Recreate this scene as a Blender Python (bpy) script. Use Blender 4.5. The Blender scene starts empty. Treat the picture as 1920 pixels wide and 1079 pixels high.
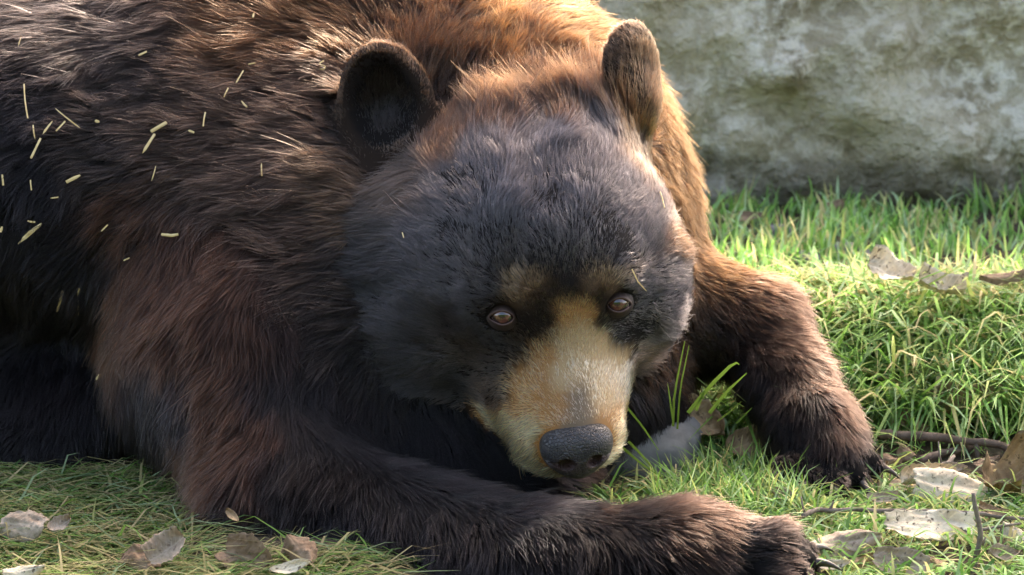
import bpy, math, random
import numpy as np
from mathutils import Vector, Matrix

rng = np.random.default_rng(7)
random.seed(7)
scene = bpy.context.scene
col = scene.collection
rad = math.radians

# ------------------------------------------------------------------ camera, world, sun, exposure
PITCH = rad(12.5)
FPX = 5444.0                                   # focal length in photo pixels (1920 wide)
CAM = np.array([0.0, -3.2, 0.95])
cd = bpy.data.cameras.new('camera'); cam = bpy.data.objects.new('camera', cd); col.objects.link(cam)
cam.location = CAM; cam.rotation_euler = (math.pi/2 - PITCH, 0, 0)
cd.sensor_width = 36; cd.lens = 36*FPX/1920; cd.clip_start = .05; cd.clip_end = 3000
cd.dof.use_dof = True; cd.dof.focus_distance = 3.16; cd.dof.aperture_fstop = 11
scene.camera = cam

SUN_EL, SUN_AZ = rad(42), rad(27)              # azimuth from +Y (behind the bear) towards +X
sdir = np.array([math.sin(SUN_AZ)*math.cos(SUN_EL), math.cos(SUN_AZ)*math.cos(SUN_EL), math.sin(SUN_EL)])
w = bpy.data.worlds.new('World'); scene.world = w; w.use_nodes = True
nt = w.node_tree; nt.nodes.clear()
sky = nt.nodes.new('ShaderNodeTexSky'); sky.sky_type = 'NISHITA'; sky.sun_disc = False
sky.sun_elevation = SUN_EL; sky.sun_rotation = SUN_AZ; sky.air_density = .8; sky.dust_density = 3.0; sky.ozone_density = 0.3
bg = nt.nodes.new('ShaderNodeBackground'); bg.inputs[1].default_value = 0.15
wo = nt.nodes.new('ShaderNodeOutputWorld')
wb = nt.nodes.new('ShaderNodeMix'); wb.data_type = 'RGBA'; wb.blend_type = 'MULTIPLY'; wb.inputs[0].default_value = 1.0
wb.inputs[7].default_value = (1.13, 1.0, .86, 1)                     # even white balance for open shade
nt.links.new(sky.outputs[0], wb.inputs[6]); nt.links.new(wb.outputs[2], bg.inputs[0]); nt.links.new(bg.outputs[0], wo.inputs[0])
sl = bpy.data.lights.new('sun', 'SUN'); sl.energy = 2.0; sl.angle = rad(0.6); sl.color = (1.0, .93, .80)
so = bpy.data.objects.new('sun', sl); col.objects.link(so)
so.rotation_euler = Vector(sdir).to_track_quat('Z', 'Y').to_euler()
vs = scene.view_settings; vs.view_transform = 'Standard'; vs.look = 'None'; vs.gamma = 1.0; vs.exposure = 2.6
vs.use_curve_mapping = False
scene.cycles.use_denoising = True
try:
    scene.cycles.denoiser = 'OPENIMAGEDENOISE'; scene.cycles.denoising_input_passes = 'RGB_ALBEDO_NORMAL'
except Exception: pass
scene.cycles.max_bounces = 4; scene.cycles.diffuse_bounces = 3; scene.cycles.glossy_bounces = 3
scene.cycles.transmission_bounces = 4; scene.cycles.transparent_max_bounces = 8
scene.cycles.sample_clamp_indirect = 4.0
scene.cycles_curves.shape = 'RIBBONS'; scene.cycles_curves.subdivisions = 1

# ------------------------------------------------------------------ pixel <-> world helpers
cR = np.array([1.0, 0, 0]); cU = np.array([0, math.sin(PITCH), math.cos(PITCH)]); cF = np.array([0, math.cos(PITCH), -math.sin(PITCH)])
def ray(px, py):
    d = cF + cR*((px-960)/FPX) + cU*((539.5-py)/FPX)
    return d/np.linalg.norm(d)
def W(px, py, Y):
    d = ray(px, py); return CAM + d*((Y-CAM[1])/d[1])
def proj(p):
    v = p-CAM; z = v@cF
    return np.stack([960+FPX*(v@cR)/z, 539.5-FPX*(v@cU)/z], -1)
def M(npx, Y=0.0):                              # metres of npx photo pixels at depth Y
    return npx*(Y-CAM[1])/math.cos(PITCH)/FPX

# ------------------------------------------------------------------ noise on numpy arrays
def _hash(i, j, k, s):
    h = (i*374761393 + j*668265263 + k*1440662683 + s*974634777) & 0xffffffff
    h = ((h ^ (h >> 13))*1274126177) & 0xffffffff
    h = h ^ (h >> 16)
    return (h & 0xffffff)/float(0xffffff)
def vnoise(p, freq, seed=0):
    q = np.asarray(p, np.float64)*freq
    i = np.floor(q).astype(np.int64); f = q-i; f = f*f*(3-2*f)
    r = 0
    for dx in (0, 1):
        for dy in (0, 1):
            for dz in (0, 1):
                wgt = (f[..., 0] if dx else 1-f[..., 0])*(f[..., 1] if dy else 1-f[..., 1])*(f[..., 2] if dz else 1-f[..., 2])
                r = r + wgt*_hash(i[..., 0]+dx, i[..., 1]+dy, i[..., 2]+dz, seed)
    return r*2-1
def nrm(v): return v/np.maximum(np.linalg.norm(v, axis=-1, keepdims=True), 1e-9)
def sstep(a, b, x):
    t = np.clip((x-a)/(b-a), 0, 1); return t*t*(3-2*t)

# ------------------------------------------------------------------ materials
def mat(name, colr=(.5, .5, .5), rough=.7, spec=.3):
    m = bpy.data.materials.new(name); m.use_nodes = True
    b = m.node_tree.nodes['Principled BSDF']
    b.inputs['Base Color'].default_value = (*colr, 1); b.inputs['Roughness'].default_value = rough
    b.inputs['Specular IOR Level'].default_value = spec
    return m, m.node_tree, b
def nd(t, kind, **kw):
    n = t.nodes.new(kind)
    for k, v in kw.items():
        if k.startswith('_'): setattr(n, k[1:], v)
        else: n.inputs[k].default_value = v
    return n
def ramp(t, fac, stops):
    r = t.nodes.new('ShaderNodeValToRGB'); e = r.color_ramp.elements
    e[0].position, e[0].color = stops[0][0], (*stops[0][1], 1); e[1].position, e[1].color = stops[-1][0], (*stops[-1][1], 1)
    for p, c in stops[1:-1]:
        x = e.new(p); x.color = (*c, 1)
    t.links.new(fac, r.inputs[0]); return r
def mixc(t, fac, a, b, mode='MIX'):
    m = t.nodes.new('ShaderNodeMix'); m.data_type = 'RGBA'; m.blend_type = mode
    if isinstance(fac, (int, float)): m.inputs[0].default_value = fac
    else: t.links.new(fac, m.inputs[0])
    for s, v in ((m.inputs[6], a), (m.inputs[7], b)):
        if isinstance(v, tuple): s.default_value = (*v, 1)
        else: t.links.new(v, s)
    return m.outputs[2]
def bump(t, b, h, strength, dist):
    n = nd(t, 'ShaderNodeBump', Strength=strength, Distance=dist)
    t.links.new(h, n.inputs['Height']); t.links.new(n.outputs[0], b.inputs['Normal']); return n

def mat_wall():
    m, t, b = mat('rough_concrete', rough=.92, spec=.15)
    tc = nd(t, 'ShaderNodeTexCoord')
    n1 = nd(t, 'ShaderNodeTexNoise', Scale=7.0, Detail=8.0, Roughness=.68, Distortion=.4); n2 = nd(t, 'ShaderNodeTexNoise', Scale=34.0, Detail=6.0, Roughness=.6)
    n3 = nd(t, 'ShaderNodeTexNoise', Scale=1.6, Detail=4.0, Distortion=.6); n4 = nd(t, 'ShaderNodeTexNoise', Scale=60.0, Detail=4.0)
    for n in (n1, n2, n3, n4): t.links.new(tc.outputs['Object'], n.inputs['Vector'])
    base = ramp(t, n1.outputs[0], [(.32, (.19, .155, .095)), (.44, (.36, .305, .21)), (.56, (.50, .435, .32)), (.70, (.70, .63, .50))])
    spot = ramp(t, n2.outputs[0], [(.46, (0, 0, 0)), (.60, (1, 1, 1))])
    c = mixc(t, spot.outputs[0], base.outputs[0], (.80, .74, .63))
    f3 = ramp(t, n3.outputs[0], [(.38, (0, 0, 0)), (.62, (1, 1, 1))])
    c2 = mixc(t, spot.outputs[0], base.outputs[0], (.46, .40, .29))
    c = mixc(t, f3.outputs[0], c2, c)
    # damp dirt line just above the soil
    sx = nd(t, 'ShaderNodeSeparateXYZ'); t.links.new(tc.outputs['Object'], sx.inputs[0])
    ad = nd(t, 'ShaderNodeMath', _operation='MULTIPLY_ADD'); t.links.new(n1.outputs[0], ad.inputs[0]); ad.inputs[1].default_value = -.16; t.links.new(sx.outputs['Z'], ad.inputs[2])
    dm = ramp(t, ad.outputs[0], [(0.0, (1, 1, 1)), (.02, (0, 0, 0))])
    mm = nd(t, 'ShaderNodeMath', _operation='MULTIPLY'); t.links.new(dm.outputs[0], mm.inputs[0]); mm.inputs[1].default_value = .5
    c = mixc(t, mm.outputs[0], c, (.09, .082, .065))
    t.links.new(c, b.inputs['Base Color'])
    a2 = nd(t, 'ShaderNodeMath', _operation='MULTIPLY_ADD'); t.links.new(n4.outputs[0], a2.inputs[0]); a2.inputs[1].default_value = .6; t.links.new(n2.outputs[0], a2.inputs[2])
    bump(t, b, a2.outputs[0], 1.0, .02)
    return m
def mat_soil():
    m, t, b = mat('damp_soil', rough=.95, spec=.12)
    tc = nd(t, 'ShaderNodeTexCoord')
    n1 = nd(t, 'ShaderNodeTexNoise', Scale=14.0, Detail=8.0, Roughness=.7); n2 = nd(t, 'ShaderNodeTexNoise', Scale=120.0, Detail=5.0, Roughness=.7)
    for n in (n1, n2): t.links.new(tc.outputs['Object'], n.inputs['Vector'])
    r = ramp(t, n1.outputs[0], [(.3, (.040, .031, .022)), (.55, (.085, .068, .048)), (.75, (.15, .122, .085))])
    r2 = ramp(t, n2.outputs[0], [(.3, (.45, .45, .45)), (.7, (1.3, 1.25, 1.2))])
    t.links.new(mixc(t, 1.0, r.outputs[0], r2.outputs[0], 'MULTIPLY'), b.inputs['Base Color'])
    bump(t, b, n2.outputs[0], .9, .006)
    return m
def mat_grass():
    m, t, b = mat('grass_blade', rough=.68, spec=.15)
    at = nd(t, 'ShaderNodeAttribute', _attribute_name='tint')
    t.links.new(at.outputs['Color'], b.inputs['Base Color'])
    tr = nd(t, 'ShaderNodeBsdfTranslucent'); t.links.new(at.outputs['Color'], tr.inputs[0])
    mx = nd(t, 'ShaderNodeMixShader', Fac=.45)
    t.links.new(b.outputs[0], mx.inputs[1]); t.links.new(tr.outputs[0], mx.inputs[2])
    t.links.new(mx.outputs[0], t.nodes['Material Output'].inputs['Surface'])
    return m
def mat_leaf(name, c0, c1, spots):
    m, t, b = mat(name, rough=.75, spec=.25)
    tc = nd(t, 'ShaderNodeTexCoord')
    n1 = nd(t, 'ShaderNodeTexNoise', Scale=35.0, Detail=6.0, Roughness=.65); n2 = nd(t, 'ShaderNodeTexNoise', Scale=160.0, Detail=3.0)
    for n in (n1, n2): t.links.new(tc.outputs['Object'], n.inputs['Vector'])
    r = ramp(t, n1.outputs[0], [(.34, c0), (.6, c1)])
    s = ramp(t, n2.outputs[0], [(.60, (0, 0, 0)), (.66, (1, 1, 1))])
    sm = nd(t, 'ShaderNodeMath', _operation='MULTIPLY'); t.links.new(s.outputs[0], sm.inputs[0]); sm.inputs[1].default_value = spots
    c = mixc(t, sm.outputs[0], r.outputs[0], (.07, .045, .03))
    at = nd(t, 'ShaderNodeAttribute', _attribute_name='vein')
    c = mixc(t, at.outputs['Fac'], c, tuple(min(1, x*1.25) for x in c1))
    t.links.new(c, b.inputs['Base Color'])
    bump(t, b, n1.outputs[0], .9, .004)
    tr = nd(t, 'ShaderNodeBsdfTranslucent'); t.links.new(c, tr.inputs[0])
    mx = nd(t, 'ShaderNodeMixShader', Fac=.2)
    t.links.new(b.outputs[0], mx.inputs[1]); t.links.new(tr.outputs[0], mx.inputs[2])
    t.links.new(mx.outputs[0], t.nodes['Material Output'].inputs['Surface'])
    return m
def mat_bark(name, c0, c1):
    m, t, b = mat(name, rough=.85, spec=.2)
    tc = nd(t, 'ShaderNodeTexCoord')
    n1 = nd(t, 'ShaderNodeTexNoise', Scale=45.0, Detail=8.0, Roughness=.7); t.links.new(tc.outputs['Object'], n1.inputs['Vector'])
    r = ramp(t, n1.outputs[0], [(.32, c0), (.68, c1)]); t.links.new(r.outputs[0], b.inputs['Base Color'])
    bump(t, b, n1.outputs[0], .8, .004)
    return m
def mat_rock():
    m, t, b = mat('grey_stone', rough=.8, spec=.3)
    tc = nd(t, 'ShaderNodeTexCoord')
    n1 = nd(t, 'ShaderNodeTexNoise', Scale=18.0, Detail=8.0, Roughness=.65); t.links.new(tc.outputs['Object'], n1.inputs['Vector'])
    r = ramp(t, n1.outputs[0], [(.3, (.08, .076, .070)), (.5, (.15, .145, .135)), (.72, (.24, .235, .22))]); t.links.new(r.outputs[0], b.inputs['Base Color'])
    bump(t, b, n1.outputs[0], .5, .003)
    return m
def mat_fur(name, ior, rough):
    m = bpy.data.materials.new(name); m.use_nodes = True; t = m.node_tree; t.nodes.clear()
    out = nd(t, 'ShaderNodeOutputMaterial')
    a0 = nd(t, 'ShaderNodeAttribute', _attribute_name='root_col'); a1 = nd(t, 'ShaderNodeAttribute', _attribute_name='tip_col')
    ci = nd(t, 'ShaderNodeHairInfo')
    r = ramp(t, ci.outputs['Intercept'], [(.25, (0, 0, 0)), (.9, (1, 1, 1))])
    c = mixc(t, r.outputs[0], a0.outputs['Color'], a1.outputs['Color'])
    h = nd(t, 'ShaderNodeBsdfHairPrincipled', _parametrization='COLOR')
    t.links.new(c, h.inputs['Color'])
    h.inputs['IOR'].default_value = ior
    h.inputs['Roughness'].default_value = rough; h.inputs['Radial Roughness'].default_value = .5
    h.inputs['Coat'].default_value = 0.0
    h.inputs['Random Roughness'].default_value = .2
    t.links.new(h.outputs[0], out.inputs['Surface'])
    return m
def mat_skin():
    m, t, b = mat('dark_hide', (.022, .016, .013), .8, .1)
    at = nd(t, 'ShaderNodeAttribute', _attribute_name='hide'); t.links.new(at.outputs['Color'], b.inputs['Base Color']); return m
def mat_nose():
    m, t, b = mat('nose_leather', rough=.42, spec=.45)
    tc = nd(t, 'ShaderNodeTexCoord')
    v = nd(t, 'ShaderNodeTexVoronoi', Scale=260.0); v.feature = 'DISTANCE_TO_EDGE'
    n = nd(t, 'ShaderNodeTexNoise', Scale=60.0, Detail=5.0)
    for x in (v, n): t.links.new(tc.outputs['Object'], x.inputs['Vector'])
    at = nd(t, 'ShaderNodeAttribute', _attribute_name='pink')
    r = ramp(t, n.outputs[0], [(.3, (.024, .0215, .0220)), (.7, (.060, .055, .056))])
    t.links.new(mixc(t, at.outputs['Fac'], r.outputs[0], (.060, .030, .026)), b.inputs['Base Color'])
    e = ramp(t, v.outputs['Distance'], [(0.0, (0, 0, 0)), (.12, (1, 1, 1))])
    bump(t, b, e.outputs[0], .9, .0016)
    return m
def mat_eye():
    m, t, b = mat('brown_eye', rough=.06, spec=.5)
    at = nd(t, 'ShaderNodeAttribute', _attribute_name='radial')
    tc = nd(t, 'ShaderNodeTexCoord'); n = nd(t, 'ShaderNodeTexNoise', Scale=220.0, Detail=4.0); t.links.new(tc.outputs['Object'], n.inputs['Vector'])
    r = ramp(t, at.outputs['Fac'], [(0.0, (.005, .003, .003)), (.18, (.006, .004, .003)), (.30, (.075, .028, .018)), (.55, (.13, .050, .033)), (.70, (.022, .009, .006)), (.90, (.012, .007, .006)), (1.0, (.06, .04, .035))])
    r2 = ramp(t, n.outputs[0], [(.3, (.6, .6, .6)), (.7, (1.3, 1.3, 1.3))])
    t.links.new(mixc(t, 1.0, r.outputs[0], r2.outputs[0], 'MULTIPLY'), b.inputs['Base Color'])
    b.inputs['Coat Weight'].default_value = 1.0; b.inputs['Coat Roughness'].default_value = .02
    return m
def mat_lid():
    m, t, b = mat('eyelid_skin', rough=.62, spec=.25)
    at = nd(t, 'ShaderNodeAttribute', _attribute_name='rim')
    r = ramp(t, at.outputs['Fac'], [(0.0, (.12, .072, .062)), (.15, (.075, .046, .040)), (.35, (.040, .026, .023)), (1.0, (.022, .015, .013))])
    tc = nd(t, 'ShaderNodeTexCoord'); n = nd(t, 'ShaderNodeTexNoise', Scale=300.0, Detail=4.0); t.links.new(tc.outputs['Object'], n.inputs['Vector'])
    t.links.new(r.outputs[0], b.inputs['Base Color']); bump(t, b, n.outputs[0], .5, .001)
    return m
def mat_straw():
    m, t, b = mat('dry_straw', rough=.5, spec=.35)
    tc = nd(t, 'ShaderNodeTexCoord'); n = nd(t, 'ShaderNodeTexNoise', Scale=90.0, Detail=4.0); t.links.new(tc.outputs['Object'], n.inputs['Vector'])
    r = ramp(t, n.outputs[0], [(.3, (.58, .40, .15)), (.7, (.80, .64, .33))]); t.links.new(r.outputs[0], b.inputs['Base Color'])
    return m
def mat_claw():
    m, t, b = mat('claw_horn', rough=.35, spec=.5)
    tc = nd(t, 'ShaderNodeTexCoord'); n = nd(t, 'ShaderNodeTexNoise', Scale=70.0, Detail=4.0); t.links.new(tc.outputs['Object'], n.inputs['Vector'])
    r = ramp(t, n.outputs[0], [(.3, (.018, .013, .010)), (.7, (.065, .045, .032))]); t.links.new(r.outputs[0], b.inputs['Base Color'])
    return m
MAT = dict(wall=mat_wall(), soil=mat_soil(), grass=mat_grass(), rock=mat_rock(), fur=mat_fur('coat_fur', 1.27, .34), fur_sleek=mat_fur('sleek_fur', 1.46, .30), skin=mat_skin(), nose=mat_nose(), eye=mat_eye(), lid=mat_lid(),
           straw=mat_straw(), claw=mat_claw(), twig=mat_bark('twig_bark', (.09, .068, .055), (.27, .22, .185)), root=mat_bark('dark_bark', (.065, .045, .034), (.22, .16, .12)),
           leaf_pale=mat_leaf('pale_dry_leaf', (.50, .41, .28), (.80, .70, .53), .9), leaf_tan=mat_leaf('tan_dry_leaf', (.20, .125, .07), (.42, .30, .17), .7),
           leaf_brown=mat_leaf('brown_dry_leaf', (.18, .11, .065), (.34, .235, .15), .6), leaf_grey=mat_leaf('greyish_dry_leaf', (.28, .205, .14), (.48, .385, .29), .6))

# ------------------------------------------------------------------ object helpers
def mesh_obj(name, v, f, m, parent=None, smooth=True, attrs=None):
    me = bpy.data.meshes.new(name)
    v = np.asarray(v, np.float32)
    if isinstance(f, np.ndarray):
        n, k = f.shape
        me.vertices.add(len(v)); me.vertices.foreach_set('co', v.ravel())
        me.loops.add(n*k); me.loops.foreach_set('vertex_index', f.astype(np.int32).ravel())
        me.polygons.add(n); me.polygons.foreach_set('loop_start', np.arange(0, n*k, k, dtype=np.int32)); me.polygons.foreach_set('loop_total', np.full(n, k, np.int32))
        me.update(calc_edges=True)
    else:
        me.from_pydata([tuple(map(float, x)) for x in v], [], f); me.update()
    me.polygons.foreach_set('use_smooth', np.full(len(me.polygons), smooth))
    for k, a in (attrs or {}).items():
        a = np.asarray(a, np.float32)
        if a.ndim == 1:
            at = me.attributes.new(k, 'FLOAT', 'POINT'); at.data.foreach_set('value', a)
        else:
            at = me.attributes.new(k, 'FLOAT_COLOR', 'POINT'); at.data.foreach_set('color', np.concatenate([a, np.ones((len(a), 1), np.float32)], 1).ravel())
    me.materials.append(m)
    o = bpy.data.objects.new(name, me); col.objects.link(o)
    if parent: o.parent = parent
    return o
def tag(o, label=None, cat=None, group=None, kind=None):
    for k, v in (('label', label), ('category', cat), ('group', group), ('kind', kind)):
        if v: o[k] = v
    return o
def empty(name, loc=(0, 0, 0)):
    o = bpy.data.objects.new(name, None); col.objects.link(o); o.location = loc; o.empty_display_size = .1; return o
def tube(path, radii, sides=8, jitter=0, seed=0):
    path = np.asarray(path, float); n = len(path); r = np.random.default_rng(seed)
    tg = np.gradient(path, axis=0); tg = nrm(tg)
    up = np.array([0, 0, 1.0]) if abs(tg[0][2]) < .9 else np.array([1.0, 0, 0])
    V = []; 
    for i in range(n):
        a = np.cross(tg[i], up); a /= np.linalg.norm(a)+1e-9; b = np.cross(a, tg[i])
        for k in range(sides):
            th = 2*math.pi*k/sides; rr = radii[i]*(1+jitter*(r.random()-.5))
            V.append(path[i]+(a*math.cos(th)+b*math.sin(th))*rr)
    F = [(i*sides+k, i*sides+(k+1) % sides, (i+1)*sides+(k+1) % sides, (i+1)*sides+k) for i in range(n-1) for k in range(sides)]
    F += [tuple(range(sides))[::-1], tuple((n-1)*sides+k for k in range(sides))]
    return V, F

# ------------------------------------------------------------------ terrain
def ground_z(x, y):
    x = np.asarray(x, float); y = np.asarray(y, float)
    p = np.stack([x, y, np.zeros_like(x)], -1)
    near = np.exp(-((x/6)**2+(y/6)**2))
    z = .010*vnoise(p, 5.0, 3)*near + .004*vnoise(p, 17.0, 4)*near
    # grassy hump on the right, its steep face towards the camera
    front = .30 - .10*np.clip(x-.45, -.3, .5) + .02*vnoise(p, 6.0, 9)
    h = sstep(0, .34, y-front)*(1-sstep(.55, .98, y))*sstep(.12, .34, x)
    z = z + .105*h*(1+.12*vnoise(p, 7.0, 12))
    # shallow hollow of bare soil in front of the hump
    z = z - .012*np.exp(-(((x-.55)/.15)**2+((y-.16)/.10)**2))
    return z
def ground_hit(px, py, zoff=0.0):
    d = ray(px, py); t = (0-CAM[2])/d[2]; lo, hi = .5, t*1.1
    ts = np.linspace(2.2, 8.0, 1200); P = CAM+ts[:, None]*d
    below = P[:, 2] < ground_z(P[:, 0], P[:, 1])+zoff
    i = int(np.argmax(below)) if below.any() else len(ts)-1
    return P[i]
def axis(lo, hi, step, far):
    c = np.arange(lo, hi+1e-6, step); g = []; d = step
    x = hi
    while x < far: d *= 1.5; x += d; g.append(x)
    l = []; d = step; x = lo
    while x > -far: d *= 1.5; x -= d; l.append(x)
    return np.array(l[::-1]+list(c)+g)
gx = axis(-1.2, 1.2, .02, 400); gy = axis(-.9, 2.0, .02, 400)
X, Y = np.meshgrid(gx, gy, indexing='ij'); Z = ground_z(X, Y)
nx, ny = X.shape; I = np.arange(nx*ny).reshape(nx, ny)
gq = np.stack([I[:-1, :-1], I[1:, :-1], I[1:, 1:], I[:-1, 1:]], -1).reshape(-1, 4)
g = mesh_obj('ground', np.stack([X, Y, Z], -1).reshape(-1, 3), gq, MAT['soil']); tag(g, kind='structure')

# concrete wall: a lumpy front skin on a thick body
WY = 1.72
def build_wall():
    xs = np.arange(-4, 4.001, .02); zs = np.arange(-.06, .50, .02)
    A, B = np.meshgrid(xs, zs, indexing='ij'); p = np.stack([A, B, np.zeros_like(A)], -1)
    d = .040*vnoise(p, 3.0, 21)+.036*vnoise(p, 8.0, 22)+.030*vnoise(p, 17.0, 23)+.007*vnoise(p, 36.0, 24)
    d = d - .03*sstep(.03, .0, B)
    # one long crack
    cx = .33+.10*(B-.05)+.03*vnoise(p, 9.0, 27)
    d = d - .03*np.exp(-((A-cx)/.010)**2)*sstep(.02, .05, B)*sstep(.35, .12, B)
    V = [np.stack([A, WY-d, B], -1).reshape(-1, 3)]
    a, b = A.shape; I = np.arange(a*b).reshape(a, b)
    F = [tuple(q) for q in np.stack([I[:-1, :-1], I[1:, :-1], I[1:, 1:], I[:-1, 1:]], -1).reshape(-1, 4).tolist()]
    n = a*b
    back = np.array([[xs[0], WY+.4, zs[-1]], [xs[-1], WY+.4, zs[-1]], [xs[0], WY+.4, -.06], [xs[-1], WY+.4, -.06]])
    V.append(back)
    F.append(tuple([n+1, n+0]+[int(I[i, b-1]) for i in range(a)]))
    F.append((n+0, n+1, n+3, n+2))
    F.append(tuple([n+0, n+2]+[int(I[0, j]) for j in range(b)])); F.append(tuple([n+3, n+1]+[int(I[a-1, j]) for j in range(b-1, -1, -1)]))
    return np.concatenate(V), F
v, f = build_wall()
tag(mesh_obj('concrete_wall', v, f, MAT['wall']), 'rough weathered grey concrete wall behind the bear, cracked and stained', 'wall')

# ------------------------------------------------------------------ bear: implicit body
def seg(P, a, b, ra, rb):
    a = np.asarray(a); b = np.asarray(b); ab = b-a
    t = np.clip(((P-a)@ab)/(ab@ab), 0, 1)
    return np.linalg.norm(P-a-t[..., None]*ab, axis=-1)-(ra+(rb-ra)*t)
def ell(P, c, r, R=None):
    q = P-np.asarray(c)
    if R is not None: q = q@R
    r = np.asarray(r)
    k0 = np.linalg.norm(q/r, axis=-1); k1 = np.linalg.norm(q/(r*r), axis=-1)
    return k0*(k0-1)/np.maximum(k1, 1e-9)
def smin(a, b, k):
    h = np.clip(.5+.5*(b-a)/k, 0, 1); return b+(a-b)*h-k*h*(1-h)
def smax(a, b, k): return -smin(-a, -b, k)

TH = rad(50)
def rot(axis, ang, v):
    axis = axis/np.linalg.norm(axis); return v*math.cos(ang)+np.cross(axis, v)*math.sin(ang)+axis*(axis@v)*(1-math.cos(ang))
HF = -cF*math.cos(TH)-cU*math.sin(TH); HU = -cF*math.sin(TH)+cU*math.cos(TH); HR = cR.copy()
ROLL, YAW = rad(-2.5), rad(13)
HF, HR = rot(HU, YAW, HF), rot(HU, YAW, HR)
HF, HU, HR = (rot(-cF, ROLL, a) for a in (HF, HU, HR))
HM = np.stack([HR, HF, HU], -1)                 # columns: local axes in world
HO = W(992, 431, .05); HS = 1.05
def H(p): return HO+HM@np.asarray(p, float)*HS
def toH(P): return (P-HO)@HM/HS

EYEC = []
def sdf_head(P):
    q = toH(P); x = np.abs(q[..., 0]); q2 = np.stack([x, q[..., 1], q[..., 2]], -1)
    d = ell(q, (0, 0, 0), (.144, .145, .118))
    d = smin(d, ell(q, (0, .070, .020), (.105, .090, .080)), .05)
    d = smin(d, ell(q2, (.098, .030, -.055), (.074, .098, .088)), .05)
    d = smin(d, ell(q2, (.050, .108, .048), (.036, .030, .020)), .03)      # brow
    mz = seg(q, (0, .10, -.020), (0, .230, -.058), .060, .044)
    mz = smin(mz, seg(q2, (.030, .12, -.062), (.024, .222, -.078), .045, .034), .03)
    mz = smin(mz, seg(q, (0, .08, -.090), (0, .205, -.112), .050, .028), .03)
    mz = smin(mz, ell(q2, (.042, .125, -.086), (.040, .076, .048)), .03)   # lips
    d = smin(d, mz, .035)
    for c_ in EYEC: d = smax(d, -(np.linalg.norm(q-c_, axis=-1)-.0130), .010)      # eye sockets
    d = smax(d, -seg(q, (0, -.06, .132), (0, .055, .146), .012, .008), .046) # furrow of the forehead
    d = d*HS
    return smin(d, seg(P, W(1172, 205, .155), W(1110, 270, .12), .026, .055), .035)     # base of the far ear
EAR = {-1: dict(c=W(724, 198, .115), up=(-.22, 1.0, -.10), face=(-.22, -.15, 1.0), rx=.058, rz=.073),
        1: dict(c=W(1184, 138, .145), up=(-.06, 1.0, -.12), face=(.82, -.10, .57), rx=.054, rz=.060)}   # up, face: right, up, towards the viewer
for s, e in EAR.items():
    S2W = np.stack([cR, cU, -cF], -1)
    up = nrm(S2W@np.array(e['up'], float)); fc = S2W@np.array(e['face'], float); fc = nrm(fc-up*(fc@up))
    e['R'] = np.stack([np.cross(fc, up), fc, up], -1)
def ear_q(P, s): return (P-EAR[s]['c'])@EAR[s]['R']
def sdf_ear(P, s):
    e = EAR[s]; q = ear_q(P, s)
    # a cupped plate: thick ellipsoid with the front scooped out
    q = q.copy(); q[..., 1] += .25*(q[..., 0]**2)/e['rx'] - .010
    d = ell(q, (0, 0, 0), (e['rx'], .018, e['rz']))
    d = smax(d, -ell(q, (0, .028, -.004), (e['rx']*.86, (.036 if s < 0 else .016), e['rz']*.86)), .006)
    d = smin(d, seg(q, np.array([0, -.014, -e['rz']*.55]), np.array([0, -.018, -e['rz']*(1.3 if s < 0 else .9)]), .016 if s < 0 else .010, .032 if s < 0 else .014), .03)      # root of the ear
    return d
def sdf_torso(P):
    d = ell(P, W(955, 415, .33), (.226, .26, .228))                             # neck
    d = smin(d, ell(P, W(650, 470, .23), (.20, .19, .19)), .08)                 # left of the ruff
    d = smin(d, ell(P, W(655, 610, .13), (.125, .13, .115)), .06)               # ruff below the cheek
    d = smin(d, ell(P, W(560, 240, .52), (.40, .33, .33)), .12)                 # shoulders
    d = smin(d, ell(P, W(110, 310, .46), (.46, .37, .27)), .12)                 # flank
    d = smin(d, ell(P, W(100, 500, .85), (.60, .36, .30)), .10)                 # belly
    d = smin(d, ell(P, W(40, 790, .26), (.42, .20, .15)), .05)                  # folded hind leg in the shade of the flank
    d = smin(d, ell(P, W(-750, 330, .85), (.55, .42, .36)), .15)                # rump out of frame
    d = smin(d, ell(P, W(975, 205, .27), (.125, .14, .105)), .08)                # nape
    d = smin(d, seg(P, W(700, 720, .16), W(1120, 740, .18), .13, .11), .08)     # chest
    return d
AN = [W(410, 430, .24), W(450, 660, .10), W(545, 968, -.07), W(1000, 1105, -.26), W(1275, 1058, -.31), W(1410, 1054, -.325)]
def sdf_armN(P):
    d = seg(P, AN[0], AN[1], .135, .125); d = smin(d, seg(P, AN[1], AN[2], .120, .094), .06)
    d = smin(d, seg(P, AN[2], AN[3], .090, .082), .05); d = smin(d, seg(P, AN[3], AN[4], .080, .060), .04)
    d = smin(d, seg(P, AN[4], AN[5]*.7+W(1490, 1040, -.33)*.3, .056, .042), .03)
    d = smin(d, seg(P, W(690, 840, .06), W(1000, 905, .02), .105, .070), .04)   # breast resting on the near foreleg
    for (px, py, Y) in TOEN: d = smin(d, seg(P, AN[5]*.45+W(px, py, Y)*.55, W(px, py, Y), .0175, .0145), .009)
    return d
TOEN = [(1476, 1016, -.27), (1502, 1034, -.30), (1508, 1056, -.335), (1496, 1080, -.365), (1465, 1100, -.39)]
AF = [W(1230, 560, .24), W(1415, 620, .22), W(1480, 720, .14), W(1525, 810, .07), W(1552, 858, .035)]
TOEF = [(1474, 880, -.005), (1518, 898, -.02), (1562, 903, -.02), (1602, 895, .0), (1632, 872, .025)]
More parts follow.
